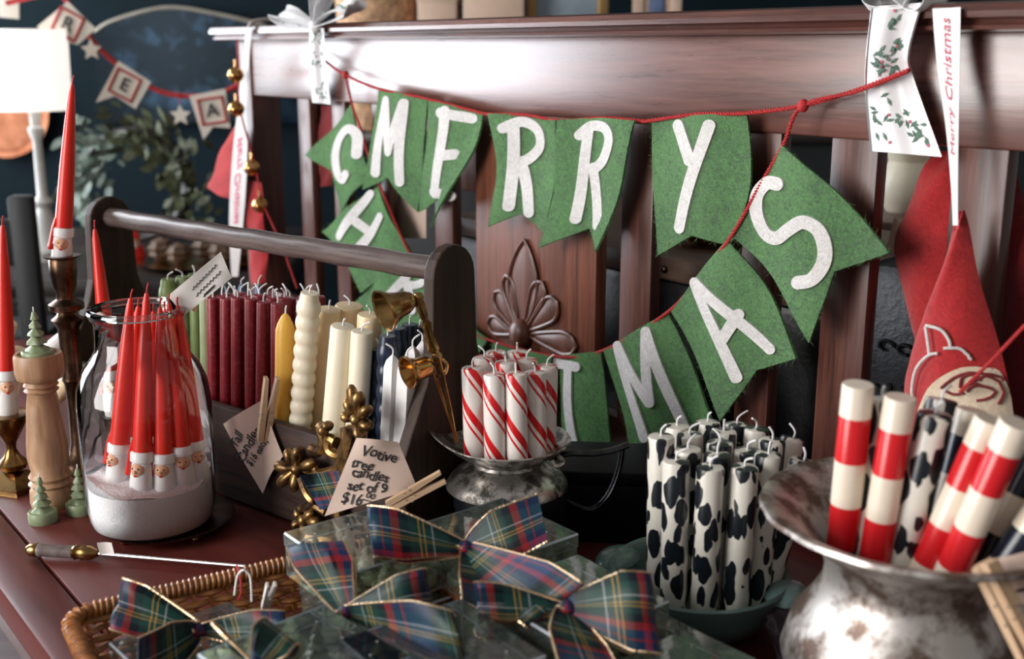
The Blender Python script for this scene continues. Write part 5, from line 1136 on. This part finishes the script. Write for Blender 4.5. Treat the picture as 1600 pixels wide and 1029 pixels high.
# wreath
m_leaf = M_plain('boxwood_leaf', (0.075, 0.085, 0.040), 0.5, var=0.6, scale=60)
m_leaf2 = M_plain('eucalyptus_leaf', (0.17, 0.22, 0.18), 0.5, var=0.4, scale=60)
wreath = thing('leafy_wreath', 'leafy green wreath propped on the sideboard against the dark wall', 'wreath', loc=aty(210, 400, 3.3))
WC = aty(210, 290, 3.32); wrad = 82*mpp(WC)
MB().tube([WC + Vector((wrad*math.cos(a), 0.03*math.sin(a), wrad*math.sin(a))) for a in [k*math.pi/20 for k in range(40)]], 0.018, 8, closed=True).build('vine_ring', m_dark, wreath, world=True)
rng = random.Random(5)
for k in range(290):
    a = rng.uniform(-0.30*math.pi, 1.3*math.pi); rr_k = wrad + rng.gauss(0, 0.036); c = WC + Vector((rr_k*math.cos(a), rng.uniform(-0.05, 0.04), rr_k*math.sin(a)))
    d = Vector((math.cos(a+1.2)+rng.uniform(-1, 1), rng.uniform(-0.9, 0.4), math.sin(a+1.2)+rng.uniform(-1, 1))).normalized(); e = d.cross(Vector((rng.uniform(-1, 1), -1, rng.uniform(-1, 1)))).normalized(); nn = d.cross(e)
    L = rng.uniform(0.034, 0.060); w = L*0.25
    mb = MB().grid(lambda u, v: c + d*(L*v) + e*(w*(2*u-1)*math.sin(math.pi*(0.06+0.9*v))) + nn*(0.003*math.cos(math.pi*u)), 2, 4)
    mb.build('leaf', m_leaf2 if math.cos(a) < -0.3 else m_leaf, wreath, world=True)
# copper tray on the wall
m_copper = M_metal('copper', (0.20, 0.070, 0.035), (0.36, 0.15, 0.08), 0.55, 8)
cp = thing('copper_tray', 'round copper tray hanging on the dark wall behind the lamp', 'tray', loc=aty(5, 172, 4.26))
r_ = 74*mpp((0, 4.2, 0.3))
MB().lathe([(1e-6, 0), (r_*0.85, 0), (r_*0.88, 0.012), (r_, 0.016), (r_*1.01, 0.010), (r_*0.9, -0.006), (1e-6, -0.006)], 48, Matrix.Rotation(math.radians(90), 4, 'X')).build('dish', m_copper, cp)
# mirror with pale curved frame edge
mr = thing('dark_mirror', 'dark arched mirror with thin pale frame on the back wall', 'mirror', loc=aty(280, 130, 4.27))
MC = aty(300, 95, 4.26); ms = mpp(MC)
top_ = [aty(x, y, 4.26)-MC for x, y in ((470, 60), (400, 36), (340, 22), (280, 12), (235, 16), (175, 34), (150, 50))]
arc = [(p.x, p.z) for p in top_] + [(-155*ms, -95*ms), (180*ms, -95*ms)]
pm = Matrix.Translation(MC) @ Matrix.Rotation(math.radians(90), 4, 'X')
m_mirror = M_metal('dark_mirror_glass', (0.010, 0.014, 0.018), (0.03, 0.06, 0.10), 0.25, 5, lo=0.5, hi=0.7)  # blue patches in the glass colour stand in for reflections
MB().prism(arc, -0.01, 0.012, pm).build('glass', m_mirror, mr, world=True, smooth=False)
m_goldframe = M_plain('pale_gold_frame', (0.28, 0.25, 0.20), 0.4, metal=0.4)
MB().tube(pline([pm @ Vector((p.x, p.z, 0.014)) for p in top_], 20), 0.007, 8).build('frame', m_goldframe, mr, world=True)
# pale bunting in the background
m_linen = M_plain('linen_card', (0.62, 0.56, 0.48), 0.85, var=0.08)
pb = thing('linen_bunting', 'linen bunting with red-framed letters on a red cord in the background', 'bunting', loc=aty(230, 110, 3.0))
PY = 3.02
pth = [(10, 5), (80, -10), (105, 2), (140, 58), (180, 98), (232, 135), (285, 150), (345, 145), (385, 125)]
MB().tube(pline([aty(*p, PY) for p in pth], 40), 0.0065, 8).build('cord', m_red_felt, pb, world=True)
for (tl, tr2, br, nt3, bl), (cx, cy), ch, an in [(((106, 2), (150, 45), (122, 70), (90, 62), (58, 42)), (106, 38), 'R', 0.5), (((185, 95), (236, 128), (212, 170), (180, 150), (150, 160)), (195, 133), 'E', 0.5), (((296, 150), (352, 138), (360, 200), (333, 198), (318, 218)), (332, 173), 'A', -0.15)]:
    P = [aty(*q, PY-0.008) for q in (tl, tr2, br, nt3, bl)]
    mb = MB(); mb.add([p+Vector((0, -0.0015, 0)) for p in P]+[p+Vector((0, 0.0015, 0)) for p in P], [[0, 1, 2, 3, 4], [9, 8, 7, 6, 5]]+[[i, (i+1) % 5, 5+(i+1) % 5, 5+i] for i in range(5)]); f = mb.build('flag', m_linen, pb, world=True, smooth=False)
    c = aty(cx, cy, PY-0.0105); s = 19*mpp(c); ca, sa = math.cos(-an), math.sin(-an)
    rot = lambda x, z: c + Vector((x*ca-z*sa, 0, x*sa+z*ca))
    MB().tube([rot(x*s, z*s) for x, z in ((-1, -1), (1, -1), (1, 1), (-1, 1))], 0.0048, 6, closed=True).build('red_border', m_red_felt, f, world=True)
    text_mb(ch, 1.0, 0, 1, 0.02, 0.02).mapv(lambda p: rot(p.x*s*1.5, p.y*s*1.5) + Vector((0, -0.003-p.z*0.02, 0))).build('letter', m_ink, f, world=True, smooth=False)
for (cx, cy) in ((143, 78), (282, 180)):
    c = aty(cx, cy, PY-0.01); s = 17*mpp(c); st_ = [((s if k % 2 == 0 else s*0.48)*math.sin(k*math.pi/5), (s if k % 2 == 0 else s*0.48)*math.cos(k*math.pi/5)) for k in range(10)]
    o = MB().prism(st_, -0.003, 0.003, Matrix.Translation(c) @ Matrix.Rotation(math.radians(90), 4, 'X')).build('star', m_linen, pb, world=True, smooth=False)
    MB().tube([c+Vector((0, 0, s)), c+Vector((0, 0.005, s+0.03))], 0.0018, 5).build('star_string', m_cord, o, world=True)
tagc = thing('paper_card', 'pale card hanging at the top left corner', 'card', loc=aty(16, 30, 3.1))
MB().box((0, 0, 0.03), (0.052, 0.003, 0.055), 0.001, Matrix.Rotation(0.1, 4, 'Y')).build('sheet', m_linen, tagc)
# things on the sideboard
sf = thing('santa_figurine', 'small red and white Santa figurine on the sideboard', 'figurine', loc=aty(207, 392, 2.95)*1.0); sf.location.z = TZ
MB().lathe([(0.034, 0), (0.036, 0.008), (0.030, 0.028), (0.026, 0.040)], 20).build('body', m_wax_red, sf)
MB().lathe([(0.035, 0.002), (0.038, 0.006), (0.035, 0.012)], 20).build('fur_hem', m_wax_white, sf)
MB().ball((0, 0, 0.052), (0.021, 0.021, 0.020)).build('head', m_skin_wax, sf); MB().ball((0, -0.012, 0.042), (0.019, 0.014, 0.017)).build('beard', m_wax_white, sf)
MB().lathe([(0.022, 0.062), (0.019, 0.074), (0.008, 0.088), (1e-6, 0.09)], 18).build('hat', m_wax_red, sf)
gp = thing('gold_plate', 'large gold plate on the sideboard holding brown ornaments', 'plate', loc=(aty(315, 402, 2.92).x, 2.92, TZ))
MB().lathe([(0.10, 0), (0.11, 0.004), (0.16, 0.012), (0.165, 0.015), (0.155, 0.014), (0.10, 0.007), (1e-6, 0.006)], 40).build('dish', m_copper_brass, gp)
m_nut = M_plain('brown_pinecone', (0.10, 0.055, 0.03), 0.7, var=0.5, scale=90, bstr=0.8, bscale=120)
for i, (dx, dy, r) in enumerate([(-0.10, 0, 0.032), (-0.045, -0.04, 0.028), (0.01, 0.02, 0.034), (0.06, -0.03, 0.030), (0.10, 0.03, 0.028)]):
    o = MB(); o.lathe([(1e-6, 0)] + [(r*math.sin(math.pi*(k+0.5)/10)*(1.12 if k % 2 else 0.92), r*0.95*(1-math.cos(math.pi*(k+0.5)/10))) for k in range(10)] + [(1e-6, r*1.95)], 14, wob=lambda a, z: 1+0.08*math.cos(7*a)); o = o.build('pinecone', m_nut)
    o.location = (gp.location.x+dx, gp.location.y+dy, TZ+0.008); tag(o, 'brown pinecone on the gold plate, %s from the left' % ordn(i), 'pinecone', 'pinecones on the gold plate')
# dark chair post at the left edge
CHP = aty(17, 305, 2.42)
ch = thing('black_chair', 'black painted chair back at the far left edge', 'chair', loc=(CHP.x, 2.42, FZ), rotz=0.1)
for x in (-0.30, 0.02): MB().box((x, 0, (CHP.z-FZ)/2), (0.05, 0.04, CHP.z-FZ), 0.008).build('back_post', m_dark2, ch)
MB().box((-0.14, 0, CHP.z-FZ-0.10), (0.30, 0.025, 0.10), 0.006).build('top_rail', m_dark2, ch); MB().box((-0.14, 0.10, 0.42-0.0), (0.36, 0.20, 0.03), 0.008).build('seat', m_dark2, ch)
for x in (-0.30, 0.02): MB().box((x, 0.17, 0.205), (0.04, 0.04, 0.41), 0.006).build('front_leg', m_dark2, ch)
# ================================================================== background: behind the bench
cb = thing('low_cabinet', 'dark cabinet behind the bench with framed pictures on top', 'cabinet', loc=(0.95, 3.25, FZ))
MB().box((0, 0, 0.40), (2.6, 0.50, 0.80), 0.006).build('body', m_dark2, cb); MB().box((0, 0, 0.815), (2.66, 0.54, 0.03), 0.006).build('top', m_dark, cb)
CT = FZ+0.83
def on_cab(px): return Vector((aty(px, 30, 3.12).x, 3.12, CT))
m_peach = M_plain('peach_box_paper', (0.72, 0.52, 0.40), 0.7, var=0.04); m_blue_print = M_plain('blue_print', (0.12, 0.18, 0.32), 0.7, var=0.3, scale=30); m_gold = M_plain('gold_moulding', (0.36, 0.22, 0.08), 0.4, metal=0.5); m_orange = M_plain('orange_glow_shade', (0.65, 0.16, 0.04), 0.6)
m_gray_paper = M_plain('blue_grey_print', (0.30, 0.38, 0.46), 0.6, var=0.15, scale=12)
def book_box(x0, x1, h, m_, label, d=0.20):
    a, b = on_cab(x0), on_cab(x1); t = thing('storage_box', label, 'box', loc=(a+b)/2); w = (b-a).x
    MB().box((0, 0, h/2), (w, d, h), 0.003).build('body', m_, t); MB().box((0, 0, h-0.02), (w+0.004, d+0.004, 0.04), 0.003).build('lid', m_, t)
book_box(657, 716, 0.36, m_peach, 'narrow peach box standing on the cabinet behind the bench'); book_box(726, 818, 0.38, m_peach, 'wide peach box standing on the cabinet behind the bench')
def frame(x0, x1, h, mf, mp_, mi_, label):
    a, b = on_cab(x0), on_cab(x1); t = thing('picture_frame', label, 'picture', loc=(a+b)/2); w = (b-a).x; bw = 0.028
    for c, d in [((0, 0, bw/2), (w, 0.022, bw)), ((0, 0, h-bw/2), (w, 0.022, bw)), ((-w/2+bw/2, 0, h/2), (bw, 0.02, h)), ((w/2-bw/2, 0, h/2), (bw, 0.02, h))]: MB().box(c, d, 0.004).build('moulding', mf, t)
    MB().box((0, 0.004, h/2), (w-bw, 0.006, h-bw)).build('print', mp_, t)
    if mi_: MB().ball((0, -0.002, h*0.72), (w*0.18, 0.006, h*0.22)).build('motif', mi_, t)
frame(822, 950, 0.40, m_gold, m_gray_paper, None, 'gold framed blue-grey picture on the cabinet behind the bench')
frame(988, 1064, 0.42, m_peach, m_peach, m_blue_print, 'pale framed picture with a blue motif behind the bench')
bk2 = thing('straw_basket', 'straw basket with red trim behind the bench rail', 'basket', loc=on_cab(588)); 
MB().lathe([(0.07, 0), (0.08, 0.01), (0.098, 0.16), (0.105, 0.34), (0.098, 0.335), (0.09, 0.16), (1e-6, 0.05)], 30, wob=lambda a, z: 1+0.02*math.cos(14*a+z*150)).build('body', M_plain('straw', (0.50, 0.30, 0.17), 0.8, var=0.5, scale=60, bstr=0.8, bscale=80), bk2)
MB().tube([(0.103*math.cos(a), 0.103*math.sin(a), 0.345) for a in [k*math.pi/16 for k in range(32)]], 0.010, 8, closed=True).build('trim', m_red_felt, bk2)
cr2 = thing('ceramic_pitcher', 'cream ceramic pitcher behind the slats near the wide ribbon', 'pitcher', loc=(aty(1415, 300, 2.3).x, 2.3, aty(1415, 330, 2.3).z))
MB().lathe([(0.035, 0), (0.05, 0.02), (0.058, 0.05), (0.045, 0.085), (0.038, 0.10), (0.046, 0.12), (0.042, 0.118), (0.034, 0.10), (1e-6, 0.03)], 28).build('body', m_wax_ivory, cr2)
MB().tube(pline([(0.045, 0, 0.09), (0.08, 0, 0.08), (0.075, 0, 0.045), (0.054, 0, 0.035)], 10), 0.006, 8).build('handle', m_wax_ivory, cr2)
stl = thing('wooden_stool', 'brown wooden stool behind the bench holding the pitcher', 'stool', loc=(cr2.location.x, 2.3, FZ))
sz = cr2.location.z-FZ; MB().box((0, 0, sz-0.012), (0.30, 0.30, 0.024), 0.004).build('seat', m_worn, stl)
for x in (-0.12, 0.12):
    for y in (-0.12, 0.12): MB().tube([(x*1.15, y*1.15, 0), (x, y, sz-0.02)], 0.014, 8).build('leg', m_worn, stl)
pc = thing('price_card', 'cream handwritten card hanging behind the bench slats under the letter E', 'price tag', M=BENCH_M)
f5 = lambda u, v: onb(lerp(621, 666, u), lerp(288, 372, v), -0.03)
MB().grid(f5, 3, 4, 0.0008).build('card', m_paper, pc)
wb = thing('display_easel', 'orange-brown wooden panel seen between the slats right of the letter E', 'panel', M=BENCH_M)
a, b = onb(724, 232, -0.25), onb(748, 300, -0.25)
MB().box((a+b)/2, (abs(b.x-a.x)+0.05, 0.02, abs(a.z-b.z)), 0.004).build('panel', m_splat_wood, wb)
for dx in (-0.055, 0.055): MB().box(((a+b)/2).to_tuple()[:2] + (FZ/2+b.z/2,), (0.02, 0.02, b.z-FZ), 0.003).mapv(lambda p: p+Vector((dx, 0, 0))).build('leg', m_splat_wood, wb)
bpy.context.view_layer.update()
